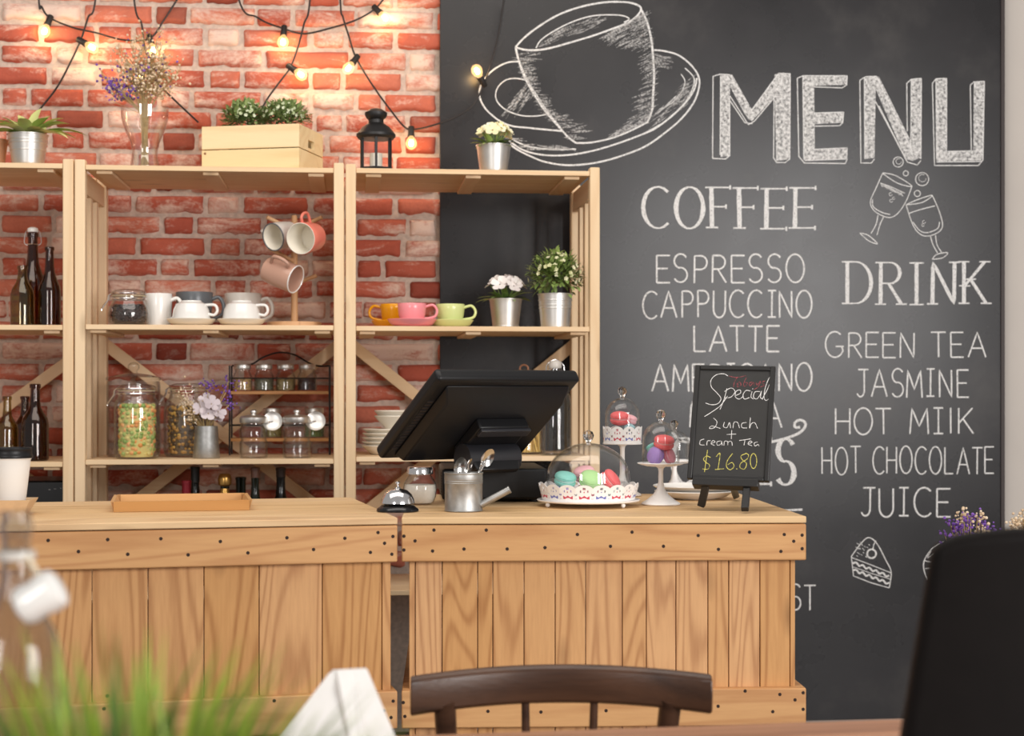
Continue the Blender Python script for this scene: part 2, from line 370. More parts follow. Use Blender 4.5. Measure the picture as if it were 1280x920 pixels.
FONT = {
 'A': (.86, [[(0,0),(.43,1),(.86,0)], [(.16,.36),(.70,.36)]]), 'C': (.8, [arc(.46,.5,.46,.52,48,312)]),
 'D': (.8, [[(.05,0),(.05,1)], [(.05,1)]+arc(.3,.5,.48,.5,90,-90)+[(.05,0)]]), 'E': (.66, [[(.04,0),(.04,1)], [(.04,1),(.66,1)], [(.04,.52),(.56,.52)], [(.04,0),(.66,0)]]),
 'F': (.66, [[(.08,0),(.08,1)], [(.08,1),(.66,1)], [(.08,.52),(.52,.52)]]), 'G': (.84, [arc(.46,.5,.46,.52,50,330)+[(.8,.42)], [(.5,.42),(.9,.42)]]),
 'H': (.72, [[(.03,0),(.03,1)], [(.69,0),(.69,1)], [(.03,.5),(.69,.5)]]), 'I': (.5, [[(.25,0),(.25,1)], [(.03,1),(.47,1)], [(.03,0),(.47,0)]]),
 'l': (.22, [[(.11,0),(.11,1)]]), 'J': (.66, [[(.45,1),(.45,.25)]+arc(.24,.25,.21,.25,0,-150), [(.12,1),(.68,1)]]),
 'K': (.72, [[(.04,0),(.04,1)], [(.68,1),(.06,.42)], [(.24,.58),(.72,0)]]), 'L': (.62, [[(.04,1),(.04,0)], [(.04,0),(.62,0)]]),
 'M': (.9, [[(.02,0),(.1,1),(.45,.3),(.8,1),(.88,0)]]), 'N': (.74, [[(.04,0),(.04,1),(.7,0),(.7,1)]]), 'O': (.84, [arc(.42,.5,.42,.52,95,455,22)]),
 'P': (.66, [[(.06,0),(.06,1)], [(.06,1)]+arc(.34,.75,.3,.25,90,-90)+[(.06,.5)]]), 'R': (.7, [[(.06,0),(.06,1)], [(.06,1)]+arc(.34,.75,.3,.25,90,-90)+[(.06,.5)], [(.3,.5),(.7,0)]]),
 'S': (.68, [arc(.36,.76,.30,.26,30,255,12)+arc(.34,.25,.32,.27,85,-150,12)]), 'T': (.72, [[(.36,0),(.36,1)], [(0,1),(.72,1)]]), 'U': (.74, [[(.04,1),(.04,.32)]+arc(.36,.32,.32,.34,180,360)+[(.68,1)]]), ' ': (.42, [])}
class Chalk:
    """flat chalk strokes on a plane: o + u*x - v*y, lifted lift off it"""
    def __init__(s, fn, scale): s.mb = MB(); s.fn = fn; s.k = scale; s.ws = 0.70; s.lift = 0.0006
    def stroke(s, pts, w, taper=False, wdir=None):
        pts = [Vector((p[0], p[1])) for p in pts]; q = [pts[0]]
        for a, b_ in zip(pts[:-1], pts[1:]):
            m = max(1, int((b_-a).length/6)); q += [a+(b_-a)*(i/m) for i in range(1, m+1)]
        if len(q) < 2: return
        s.lift += 0.000004; vs = []; fs = []; n = len(q); w *= s.ws
        for i, p in enumerate(q):
            t = (q[min(i+1, n-1)]-q[max(i-1, 0)]); t = t.normalized() if t.length > 0 else Vector((1, 0)); nn = Vector((-t.y, t.x))
            ww = w*(1+0.22*noise.noise(Vector((p.x*0.5, p.y*0.5, s.lift*9e4))))
            if wdir: ww *= wdir(t)
            if taper: ww *= 0.35+0.65*sin(pi*min(1, max(0, i/(n-1))))
            vs += [s.fn(p+nn*ww/2, s.lift), s.fn(p-nn*ww/2, s.lift)]
        for i in range(n-1): fs.append((2*i+1, 2*i+3, 2*i+2, 2*i))
        s.mb.add(vs, fs)
    def curve(s, pts, w, n=6, **k): s.stroke([tuple(p[:2]) for p in smoothpts([(p[0], p[1], 0) for p in pts], n)], w, **k)
    def poly(s, pts):
        s.lift += 0.000004; s.mb.add([s.fn(Vector(p), s.lift) for p in pts], [tuple(range(len(pts)-1, -1, -1))])
    def text(s, txt, x0, x1, y0, y1, w, serif=False, jit=1.0, gap=0.2, show=None):
        tot = sum(FONT[c][0] for c in txt)+gap*(len(txt)-1); k = (x1-x0)/tot; h = y1-y0; x = x0
        for idx, c in enumerate(txt):
            cw, st = FONT[c]; dx = rng.uniform(-1, 1)*jit; dy = rng.uniform(-1, 1)*jit; sl = rng.uniform(-.02, .02)*jit
            if show is None or idx in show:
                for p in st:
                    q = [(x+(a+sl*b_)*k+dx, y1-b_*h+dy) for a, b_ in p]
                    if serif:
                        s.stroke(q, w, wdir=lambda t: 0.5+1.0*abs(t.y)**2)
                        if len(p) < 6 or c in 'DRPJ':
                            for (e, g) in ((q[0], q[1]), (q[-1], q[-2])):
                                v = Vector(e)-Vector(g)
                                if abs(v.y) > abs(v.x)*0.9 and c not in 'CO': s.stroke([(e[0]-w*1.5, e[1]), (e[0]+w*1.5, e[1])], w*0.55)
                                elif c in 'FE' and abs(v.x) > 0 and e != q[0]: s.stroke([(e[0], e[1]-h*.055), (e[0], e[1]+h*.055)], w*0.6)
                    else: s.stroke(q, w)
            x += (cw+gap)*k
cbt = thing('chalkboard', 'tall black chalkboard wall panel with chalk cup drawing and drinks menu', 'chalkboard', ((XB0+XB1)/2, YB, 0))
OFF = Vector(cbt.location)
bm = MB(); bm.box(XB0-OFF.x, XB1-OFF.x, 0, YW+0.0-YB-0.018+0.02, 0.02, ZT-0.02)
bm.build('board_panel', CB, cbt, bevel=0.002)
fr = MB(); fr.box(XB1-OFF.x-0.004, XB1-OFF.x+0.010, -0.006, 0.03, 0.0, ZT-0.02); fr.build('edge_strip', plain('dark_edge', (52, 40, 38), 0.5), cbt)
def bfn(p, lift):
    q = at(p.x, p.y, YB-lift); return (q.x-OFF.x, q.y-OFF.y, q.z)
def CK(): return Chalk(bfn, 1)
def fin(c, name, m=None): return c.mb.build(name, m or CHALK, cbt)
for args in (('COFFEE', 804, 1018, 235, 285, 5.2, True), ('ESPRESSO', 819, 1005, 319, 353, 3.0), ('CAPPUCCINO', 804, 1015, 364, 397, 3.0), ('LATTE', 866, 975, 408, 440, 3.2),
             ('AMERICANO', 815, 1014, 455, 489, 3.2), ('MOCHA', 862, 977, 502, 534, 3.2), ('DRINK', 1058, 1232, 328, 380, 4.6, True), ('GREEN TEA', 1032, 1232, 416, 447, 2.6),
             ('JASMINE', 1070, 1210, 462, 496, 2.7), ('HOT MIlK', 1043, 1216, 510, 542, 2.7), ('HOT CHOCOLATE', 1027, 1243, 559, 592, 2.4), ('JUICE', 1075, 1188, 610, 645, 3.0)):
    c = CK(); c.text(*args); fin(c, 'chalk_lettering', CHALK if len(args) > 6 else CHALKT)
c = CK(); c.text('CAKES', 842, 993, 549, 604, 6.5, True); fin(c, 'chalk_lettering')
c = CK(); c.text('ST', 988, 1020, 731, 762, 2.6); fin(c, 'chalk_lettering', CHALKT)
c = CK(); c.stroke([(978, 638), (1003, 637)], 3.6); fin(c, 'chalk_lettering')
c = CK(); c.curve([(840,540),(852,551),(866,553),(900,556),(940,556),(966,552),(988,546),(1002,539),(1007,530),(1001,525),(994,528),(994,534),(1000,534)], 4.6); fin(c, 'chalk_swirl')
def C2(L): return [(580+x/4, y/4) for x, y in L]
c = CK()
c.curve(C2([(258,235),(300,190),(370,135),(470,75),(580,35),(700,12),(800,10),(860,22),(885,42),(868,76),(820,113),(740,145),(640,180),(540,210),(440,238),(370,250),(300,248),(258,235)]), 3.2)
c.curve(C2([(360,240),(385,200),(450,155),(540,110),(640,80),(740,74),(800,80),(826,96),(800,112)]), 2.2)
c.curve(C2([(258,235),(270,290),(300,380),(350,470),(410,560),(480,640),(520,685),(560,715)]), 3.2); c.curve(C2([(262,240),(276,300),(312,390),(360,470),(420,560),(484,638)]), 1.6)
c.curve(C2([(885,45),(915,110),(935,190),(945,280),(950,380),(945,480),(940,550),(915,615)]), 3.6); c.curve(C2([(560,715),(640,712),(740,690),(830,655),(915,612)]), 3.0)
c.curve(C2([(272,308),(220,312),(160,340),(110,385),(80,440),(80,490),(105,540),(145,580),(185,608),(240,630),(330,640),(430,650),(490,655)]), 2.8)
c.curve(C2([(305,400),(260,392),(210,400),(170,435),(158,480),(175,520),(220,555),(290,578),(360,580),(410,572)]), 2.0)
c.curve(C2([(950,250),(1000,255),(1070,275),(1130,320),(1170,375),(1176,430),(1150,510),(1090,590),(1010,660),(910,730),(800,775),(700,805),(600,822),(500,825),(400,808),(330,780),(270,750),(230,722)]), 3.0)
c.curve(C2([(225,705),(300,752),(400,775),(520,775),(640,755),(760,720),(870,680),(960,640),(1050,570),(1110,510),(1150,450),(1165,390)]), 3.0)
c.curve(C2([(230,690),(300,725),(380,742),(470,748),(560,745)]), 2.6); c.curve(C2([(1105,340),(1150,390),(1140,450),(1100,520),(1030,590),(950,640),(880,676)]), 2.0)
c.curve(C2([(1085,370),(1105,410),(1080,470),(1030,520),(975,548)]), 1.6); c.curve(C2([(1060,480),(1000,540),(960,570)]), 1.4)
fin(c, 'chalk_drawing')
c = CK(); hr = random.Random(3)
def hatch(A, B, cnt, L, ang, w, spread):
    A = C2(A); B = C2(B)
    for i in range(cnt):
        f = hr.random()*(len(A)-1); k = min(int(f), len(A)-2); f -= k; g = hr.random()**1.6*spread
        p = Vector(A[k]).lerp(Vector(A[k+1]), f).lerp(Vector(B[k]).lerp(Vector(B[k+1]), f), g)
        l = L*(0.5+hr.random())/4; a = R(ang+hr.uniform(-12, 12)); d = Vector((cos(a), -sin(a)))*l/2
        c.stroke([tuple(p-d), tuple(p+d)], w*(0.6+hr.random()*0.8), taper=True)
hatch([(268,255),(300,360),(350,460),(410,555),(480,640),(550,710)], [(390,255),(330,380),(400,470),(440,560),(560,610),(640,660)], 150, 60, 4, 1.5, 0.95)
hatch([(700,180),(790,130),(870,80),(900,60)], [(790,230),(860,240),(920,240),(925,240)], 190, 60, 28, 1.5, 1.0)
hatch([(935,250),(945,380),(942,480),(935,560),(900,612),(820,655),(750,680)], [(870,250),(905,380),(860,500),(850,560),(800,620),(780,640),(740,672)], 170, 55, 25, 1.5, 0.9)
hatch([(215,545),(300,430)], [(300,540),(360,480)], 36, 90, 50, 1.3, 1.0)
hatch([(400,205),(500,135),(620,100),(720,85)], [(390,238),(500,205),(580,180),(650,150)], 110, 50, 22, 1.4, 0.8)
hatch([(955,275),(1050,285)], [(950,310),(1000,360)], 34, 60, -8, 1.4, 1.0); hatch([(1120,400),(1060,500),(960,560)], [(1150,480),(1080,560),(940,640)], 50, 90, 38, 1.3, 1.0)
hatch([(240,690),(340,730),(540,735)], [(260,720),(360,755),(540,755)], 40, 80, -8, 1.5, 1.0)
fin(c, 'chalk_hatching', CHALKS)
def C3(L): return [(880+x/3.1725, 60+y/3.1725) for x, y in L]
c = CK()
for poly in ([(66,108),(103,108),(103,428),(66,432)], [(78,106),(112,106),(200,262),(182,288),(162,262)], [(168,270),(300,100),(322,100),(320,150),(190,290)], [(280,104),(342,102),(340,440),(286,448)],
             [(390,112),(436,112),(440,440),(394,446)], [(430,112),(568,110),(566,146),(430,150)], [(434,258),(554,254),(550,296),(434,302)], [(436,402),(568,396),(566,442),(400,446)],
             [(634,116),(682,112),(676,436),(636,440)], [(660,114),(694,114),(854,436),(826,448),(800,440)], [(820,124),(862,120),(860,440),(824,420)],
             [(918,124),(962,120),(962,430),(920,440)], [(925,412),(1100,404),(1100,446),(922,450)], [(1070,136),(1112,132),(1106,440),(1068,430)]): c.poly(C3(poly))
fin(c, 'chalk_fill', CHALKF)
c = CK()
for L in ([(36,112),(64,104),(102,106),(186,250)], [(36,112),(34,438)], [(34,438),(86,440),(102,426)], [(66,110),(64,424)], [(103,190),(176,304),(200,290),(284,190)], [(104,210),(162,296),(192,300)], [(186,250),(296,100),(342,102),(340,440),(322,454),(288,454),(276,436),(278,200)], [(102,190),(102,430)],
          [(370,120),(392,110),(568,110),(566,146),(548,158),(434,154)], [(370,120),(376,430),(398,456),(560,458),(568,440)], [(392,112),(396,440)], [(434,258),(554,254),(550,296),(538,308),(440,310)], [(436,402),(568,396),(566,440),(400,446)],
          [(618,128),(640,114),(684,112),(826,410)], [(618,128),(622,456),(664,456),(676,440)], [(636,118),(638,440)], [(680,212),(806,452),(846,464),(860,446)], [(820,420),(822,124),(862,120),(860,440)], [(822,124),(804,140),(806,330)], [(694,230),(800,440)],
          [(906,140),(920,122),(962,120),(962,410),(1056,408)], [(906,140),(914,466),(1088,466),(1106,444)], [(920,124),(924,444)], [(1056,148),(1070,134),(1112,132),(1106,444)], [(1056,148),(1060,404)], [(922,452),(1100,450)]):
    c.stroke(C3(L), 1.7)
fin(c, 'chalk_lettering')
c = CK()
for L in ([(708,495),(760,506),(825,548),(768,536),(708,497)], [(708,497),(682,556),(660,608),(672,642),(705,664),(740,672),(772,652),(802,606),(825,548)], [(690,662),(682,700),(662,736)], [(712,670),(698,700),(686,742)], [(618,734),(650,742),(688,776),(652,764),(618,734)], [(700,536),(745,552),(796,576)], [(668,600),(672,630),(706,652),(738,660)],
          [(800,622),(850,600),(905,584),(866,612),(800,622)], [(802,624),(826,696),(852,734),(886,746),(930,730),(946,700),(930,640),(905,584)], [(898,746),(908,780),(926,812)], [(918,742),(924,780),(942,810)], [(905,838),(924,818),(966,812),(946,832),(905,838)], [(812,656),(860,640),(916,626)], [(828,690),(856,724),(886,732),(926,716),(934,690)]):
    c.curve(C3(L), 1.5)
for (x, y, r) in ((770,452,20),(865,520,26),(800,497,10),(846,577,12)): c.stroke([(880+a/3.1725, 60+b_/3.1725) for a, b_ in arc(x, y, r, r, 0, 360, 20)], 1.4)
for (x, y, r) in ((740,580,6),(752,596,5),(742,606,6),(872,690,6),(868,702,5),(866,516,15),(772,450,11)): c.stroke([(880+a/3.1725, 60+b_/3.1725) for a, b_ in arc(x, y, r, r, 0, 300, 10)], 0.8)
hr.seed(8)
for i in range(24): c.stroke(C3([(700+i*3.6, 536+i*1.7+hr.uniform(-3, 3)), (706+i*3.6, 548+i*1.7+hr.uniform(-3, 3))]), 0.8)
fin(c, 'chalk_drawing')
def C6(L): return [(940+x/2.876, 600+y/2.876) for x, y in L]
c = CK()
c.curve(C6([(357,275),(392,228),(420,207),(450,230),(482,290),(500,330),(494,386)]), 1.8); c.stroke(C6([(494,388),(430,370),(365,345),(357,275)]), 1.6); c.stroke(C6([(357,278),(430,306),(500,334)]), 1.4)
for y0 in (296, 322): c.curve(C6([(362+i*12, y0+i*4.6+(-4 if i % 2 else 4)) for i in range(12)]), 3.2)
c.stroke(C6([(362,312),(430,336),(496,356)]), 1.2); c.stroke(C6(arc(430, 265, 16, 16, 0, 360, 18)), 3.0); c.curve(C6([(434,252),(438,232),(446,218)]), 1.6)
for i in range(22): x = hr.uniform(372, 425); y = hr.uniform(222, 276); c.stroke(C6([(x, y), (x+5, y+4)]), 0.9)
fin(c, 'chalk_drawing')
c = CK(); c.curve(C6([(690,222),(655,242),(640,256),(620,288),(617,315),(624,340),(632,358)]), 1.9); c.curve(C6([(620,290),(650,296),(680,300)]), 1.6); c.curve(C6([(645,256),(632,280),(660,262)]), 1.4); c.stroke(C6([(622,318),(670,318)]), 1.3)
fin(c, 'chalk_drawing')

# ------------------------------------------------------------------ shelving
def shelf_unit(label, pxa, pxb, tops, posttop, left=True, right=True, xa=None):
    """open pine unit between the photo columns pxa..pxb of its outer post faces; tops: board tops (px, py)"""
    x0 = at(pxa, 300, YS).x if xa is None else xa; x1 = at(pxb, 300, YS).x; zt = at(*posttop, YS).z
    D = 0.50; pw, pd = 0.033, 0.044; t = thing('shelving_unit', label, 'shelves', (x0, YS, 0)); W = x1-x0
    zs = [at(px, py, YS+0.004).z for px, py in tops]; za_ = [z+0.0006 for z in zs]
    for sx, x in ((1, 0.0), (-1, W-pw)):
        for y in (0.0, D-pd):
            m = MB(); m.box(x, x+pw, y, y+pd, 0, zt); m.build('post', PZ, t, bevel=0.004)
        xi = x+0.006
        for (za, zb) in ((zs[0]-0.085, zs[0]-0.016), (0.06, 0.13)):
            m = MB(); m.box(xi, xi+0.02, pd+0.0005, D-pd-0.0005, za, zb); m.build('side_rail', PY, t, bevel=0.002)
        for f in (0.36, 0.66):
            y = pd+(D-2*pd)*f; m = MB(); m.box(xi+0.001, xi+0.019, y-0.022, y+0.022, 0.131, zs[0]-0.086); m.build('slat', PZ, t, bevel=0.002)
    for i, z in enumerate(zs):
        m = MB(); g = (D-0.012)/4
        for k in range(4): m.box(pw+0.001, W-pw-0.001, 0.004+k*g, 0.004+(k+1)*g-0.0012, z-0.016, z)
        s = m.build('shelf_board', PX, t, bevel=0.0015)
        for f in (0.0, 0.5, 1.0):
            x = pw+0.012+(W-2*pw-0.024-0.05)*f
            if i == 0 and f in (0.0, 1.0): x += 0.02 if f == 0 else -0.02
            b2 = MB(); b2.box(x, x+0.05, 0.02, D-0.05, z-0.0265, z-0.0165); b2.build('batten', PY, s, bevel=0.0015)
    zc = at(140, 428, YS+D).z
    for (xa_, xb_, k) in ((pw*0.4, W-pw*0.4, 0), (W-pw*0.4, pw*0.4, 1)):
        m = MB(); m.bar((xa_, D+0.006+0.011*k, zc), (xb_, D+0.006+0.011*k, zc-0.64), 0.010, 0.040, up=(0, 0, 1)); m.build('cross_brace', PX, t, bevel=0.002)
    return t, x0, W, za_
LOW = (300, 741)
U1 = shelf_unit('pine shelving at the left edge holding the brown bottles', 0, 91.5, [(60,204),(60,406.2),(60,577.5),(60,745)], (86,198.5), xa=at(92, 300, YS).x-0.89)
U2 = shelf_unit('middle pine shelving unit holding the mug tree and glass jars', 93, 430, [(110,205.8),(110,405.5),(110,574.8),(260,743)], (99,199))
U3 = shelf_unit('pine shelving unit before the chalkboard holding the pastel cups', 432, 750, [(600,212),(600,408),(600,570.5),(600,737)], (745,209))
# ------------------------------------------------------------------ builders for the things on the shelves
def K(L, k): return [(r*k, h*k) for r, h in L]
def leafblade(mb, p, d, L, W, bend=0.4, fold=0.25, rnd=None, n=5, tip=True):
    """a folded, drooping leaf from p along d"""
    d = Vector(d).normalized(); sd = d.cross(UP); sd = sd.normalized() if sd.length > 1e-4 else Vector((1, 0, 0)); up = sd.cross(d)
    vs = []; q = Vector(p)
    for i in range(n+1):
        f = i/n; w = W/2*(sin(pi*(0.12+0.88*f))**0.8 if tip else (1-f)**0.6+0.02)
        dd = (d*cos(bend*f*1.6)-up*sin(bend*f*1.6)); uu = (up*cos(bend*f*1.6)+d*sin(bend*f*1.6))
        vs += [q+sd*w+uu*w*fold, q, q-sd*w+uu*w*fold]; q = q+dd*(L/n)
    fs = []
    for i in range(n):
        a = 3*i; fs += [(a, a+1, a+4, a+3), (a+1, a+2, a+5, a+4)]
    mb.add(vs, fs, rnd=rnd, smooth=True)
def flower(mb, c, nrm, r, petals=5, cup=0.35):
    nrm = Vector(nrm).normalized(); u = nrm.orthogonal().normalized(); v = nrm.cross(u); c = Vector(c); rn = rng.random()
    for k in range(petals):
        a = 2*pi*k/petals+rng.uniform(-.15, .15); d = u*cos(a)+v*sin(a); s = nrm.cross(d); vs = []
        for (f, w, h) in ((0.08, .10, 0), (0.5, .36, cup*.35), (0.85, .40, cup*.7), (1.05, .16, cup*.8)):
            for q in (-1, 0, 1): vs.append(c+d*(f*r)+s*(w*r*q*1.05)+nrm*(h*r-(0.06*r if q == 0 else 0)))
        mb.add(vs, [(3*i+j, 3*i+j+1, 3*i+j+4, 3*i+j+3) for i in range(3) for j in range(2)], rnd=min(1, max(0, rn+rng.uniform(-.2, .2))), smooth=True)
def bush(mb, c, rx, ry, rz_, cnt, L, W, r=None, inner=0.45, zmin=-0.35):
    r = r or rng
    for i in range(cnt):
        while True:
            d = Vector((r.uniform(-1, 1), r.uniform(-1, 1), r.uniform(zmin, 1)))
            if 0.05 < d.length < 1: break
        f = inner+(1-inner)*r.random()**0.6; d.normalize(); p = Vector(c)+Vector((d.x*rx, d.y*ry, d.z*rz_))*f
        q = (d+Vector((r.uniform(-.6, .6), r.uniform(-.6, .6), r.uniform(-.3, .7)))).normalized()
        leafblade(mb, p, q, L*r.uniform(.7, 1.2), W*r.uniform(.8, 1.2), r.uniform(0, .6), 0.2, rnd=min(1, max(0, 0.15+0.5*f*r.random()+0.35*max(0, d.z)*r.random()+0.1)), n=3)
def bucket(t, k, rt, rb, h, rings=(), mat=None, foot=True):
    prof = [(0, 0), (rb-0.6, 0), (rb, 0.6)]
    for i in range(1, 9):
        z = h*i/9; prof.append((rb+(rt-rb)*i/9, z))
    prof += [(rt, h-1.2), (rt+1.0, h-0.9), (rt+1.1, h), (rt+0.2, h+0.2), (rt-0.8, h-0.6), (rt-1.0, h-3.0), (0.001, h-3.0)]
    m = MB(); m.lathe(K(prof, k), 36)
    b_ = m.build('metal_pot', mat or ALU, t)
    for z in rings:
        r = rb+(rt-rb)*z/h; m = MB(); m.lathe(K([(r-.2, z-1.0), (r+.7, z-.5), (r+.7, z+.5), (r-.2, z+1.0)], k), 36); m.build('raised_ring', mat or ALU, b_)
    m = MB(); m.lathe(K([(0, h-3.1), (rt-1.2, h-3.1), (rt-1.2, h-2.2), (0, h-1.6)], k), 20); m.build('soil', SOIL, t)
    return b_
def cup_handle(t, mat, pts, r, name='handle'):
    m = MB(); m.tube(smoothpts(pts, 6), r, 10); return m.build(name, mat, t)
def mug(label, loc, k, r, h, mat, inside=None, hang=None, rz=0.0, group=None, flare=0.0, name='mug', rimmat=None, handle=True):
    t = thing(name, label, 'mug', loc, rz, group)
    prof = [(0, 0), (r*.86, 0), (r*(.93-flare), h*.05), (r*(.98-flare*.6), h*.3), (r*(1-flare*.2), h*.7), (r, h*.985), (r*.985, h)]
    m = MB(); m.lathe(K(prof, k), 36); m.build('mug_body', mat, t)
    m = MB(); m.lathe(K([(r*.985, h*1.0), (r*.95, h*1.004), (r*.925, h*.985), (r*(.9-flare), h*.3), (r*.8, h*.08), (0, h*.07)], k), 36); m.build('mug_lining', inside or mat, t)
    if handle: cup_handle(t, mat, [(r*.93*k, 0, h*.80*k), ((r+h*.17)*k, 0, h*.86*k), ((r+h*.30)*k, 0, h*.66*k), ((r+h*.27)*k, 0, h*.38*k), (r*.94*k, 0, h*.22*k)], h*.055*k)
    return t
def saucer(name_label, loc, k, R_, mat, group, h=11):
    t = MB(); t.lathe(K([(0, 0.6), (R_*.55, 0.6), (R_*.56, 0), (R_*.6, 0), (R_*.66, .8), (R_*.86, h*.35), (R_, h), (R_*.985, h+.5), (R_*.92, h*.75), (R_*.84, 2.7), (0, 2.4)], k), 40)
    o = t.build('saucer', mat, None, loc=loc); tag(o, name_label, 'saucer', group); return o
def bottle(label, loc, k, prof, mat, extra=None, group=None, name='bottle'):
    t = thing(name, label, 'bottle', loc, 0, group)
    m = MB(); m.lathe(K(shell(prof, 1.0), k), 28); m.build('bottle_glass', mat, t); return t

# ------------------------------------------------------------------ top shelf
Z1, Z2, Z3 = U2[3][0], U2[3][1], U2[3][2]
# trailing leafy plant in a ringed bucket, top left
Y = YS+0.10; k = mpp(35, Y); zl = U1[3][0]
t = thing('potted_plant', 'leafy variegated plant in a ringed metal bucket at top left of the shelving', 'plant', (at(35, 200, Y).x, Y, zl))
bucket(t, k, 24.5, 19, 40, (29, 33, 20))
m = MB(); r2 = random.Random(5)
for (a, el, L, W) in ((175,18,36,10),(160,40,34,11),(120,62,30,9),(70,70,36,9),(45,58,32,10),(20,34,38,11),(5,14,52,10),(-8,8,44,12),(-30,5,42,13),(-60,12,34,12),(-120,15,36,12),(-150,8,42,12),(195,10,44,11),(90,40,34,11),(230,20,36,11),(-90,30,30,11),(30,20,34,10),(150,15,44,12),(-15,35,34,9),(110,48,34,11),(60,50,36,10),(135,40,36,11),(25,45,36,11),(-45,40,30,10),(165,52,30,9),(80,55,30,9)):
    e = R(el+8); d = (cos(R(a))*cos(e), sin(R(a))*cos(e)*.8, sin(e)); leafblade(m, (cos(R(a))*6*k, sin(R(a))*6*k, 38*k), d, L*1.32*k, W*1.55*k, 0.52, 0.3, rnd=r2.random(), n=6)
m.build('foliage', FERN, t); m = MB()
for i in range(10): a = r2.uniform(0, 6.28); m.tube([(0, 0, 36*k), (cos(a)*5*k, sin(a)*5*k, 42*k), (cos(a)*12*k, sin(a)*10*k, 47*k)], 0.7*k, 5)
m.build('stems', FERN, t)
t = thing('terracotta_pot', 'tan clay pot half cut off by the left edge of the top shelf', 'pot', (at(0, 200, Y+0.05).x-9*k, Y+0.05, zl))
m = MB(); m.lathe(K([(0, 0), (14, 0), (18, 30), (19, 30), (19, 36), (17, 36), (14, 4), (0, 4)], k), 28); m.build('pot_body', plain('clay', (190, 140, 104), 0.7), t)
# glass vase with dried flowers
Y = YS+0.12; k = mpp(181, Y); X0 = at(181, 200, Y).x
t = thing('glass_vase', 'pinched clear glass vase on the top shelf filled with dried stems', 'vase', (X0, Y, Z1))
m = MB(); m.lathe(K(shell([(0, 0), (15, 0), (17.5, 3), (17.5, 8), (16, 16), (15.5, 24), (18, 34), (23, 46), (27, 56), (29, 66), (29.6, 78)], 1.2), k), 40); m.build('vase_glass', VASEG, t)
t = thing('dried_flowers', 'spray of dried beige and purple flowers standing in the glass vase', 'flowers', (X0, Y, Z1+3*k))
r2 = random.Random(11); ms = MB(); mb_ = MB(); mp_ = MB()
for i in range(60):
    a = r2.uniform(0, 6.28); R_ = r2.uniform(0.1, 1)**.6; ex = cos(a)*R_*54+(-2); ey = sin(a)*R_*26; ez = max(100, 178-abs(ex)*.6-r2.uniform(0, 62))
    p0 = (r2.uniform(-5, 5)*k, r2.uniform(-5, 5)*k, 2*k); p1 = (ex*.12*k, ey*.12*k, 66*k); p2 = (ex*k, ey*k, ez*k)
    pts = smoothpts([p0, p1, ((ex*.5)*k, ey*.5*k, (66+(ez-66)*.55)*k), p2], 4); ms.tube(pts, 0.42*k, 4)
    for j in range(15):
        f = r2.uniform(.45, 1.05); q = Vector(p1).lerp(Vector(p2), f)+Vector((r2.gauss(0, 7), r2.gauss(0, 5), r2.gauss(0, 6)))*k; q.z = max(q.z, 86*k)
        ms.tube([Vector(p1).lerp(Vector(p2), f*.9), q], 0.22*k, 3)
        (mp_ if (ex < -14 and ez < 128 and r2.random() < .55) or r2.random() < .10 else mb_).ball(q, r2.uniform(.9, 1.9)*k, 6, rnd=r2.random())
for i in range(70):
    q = Vector((r2.gauss(-32, 10), r2.gauss(-5, 7), r2.gauss(98, 7)))*k; mp_.ball(q, r2.uniform(.9, 1.9)*k, 6, rnd=r2.random())
    if i % 5 == 0: ms.tube([(-2*k, 0, 66*k), q], 0.4*k, 4)
ms.build('stems', STEMM, t); tag(mb_.build('beige_blooms', BEIGEF, t), kind='stuff'); tag(mp_.build('purple_blooms', PURP, t), kind='stuff')
# crate with bushes
Y = YS+0.06; k = mpp(310, Y); cr = thing('wooden_crate', 'pale slatted wooden crate with a grip hole on the top shelf', 'crate', (at(249, 200, Y).x, Y+0.085, Z1), R(-17))
CW, CD, CH = 0.335, 0.25, 0.148; th = 0.011
for nm, z0, z1 in (('front_slat', 0.004, CH*.47), ('front_slat', CH*.49, CH)):
    m = MB(); m.box(0, CW, 0, th, z0, z1); m.build(nm, CRA, cr, bevel=0.0015)
    m = MB(); m.box(0, CW, CD-th, CD, z0, z1); m.build('back_slat', CRA, cr, bevel=0.0015)
for x in (0, CW-th):
    m = MB(); m.box(x, x+th, th+.0004, CD-th-.0004, 0.004, CH*.47); m.build('side_board', CRA, cr, bevel=0.0015)
    m = MB(); yc = CD*.5; g = 0.032; zb, zt_ = CH*.49, CH; zg0, zg1 = CH*.56, CH*.74
    m.box(x, x+th, th+.0004, yc-g, zb, zt_); m.box(x, x+th, yc+g, CD-th-.0004, zb, zt_); m.box(x, x+th, yc-g, yc+g, zb, zg0); m.box(x, x+th, yc-g, yc+g, zg1, zt_)
    m.build('grip_board', CRA, cr)
m = MB(); m.box(th, CW-th, th, CD-th, 0, 0.012); m.build('crate_floor', CRA, cr)
nl = MB(); nl.lathe([(0, -.0012), (.0042, -.0012), (.0042, 0.001), (0, 0.001)], 10, (0.012, 0, CH*.40), Matrix.Rotation(pi/2, 3, 'X')); nl.build('knot', plain('knot', (140, 96, 60), 0.7), cr)
cm = Matrix.Translation(cr.location) @ Matrix.Rotation(R(-17), 4, 'Z')
r2 = random.Random(21)
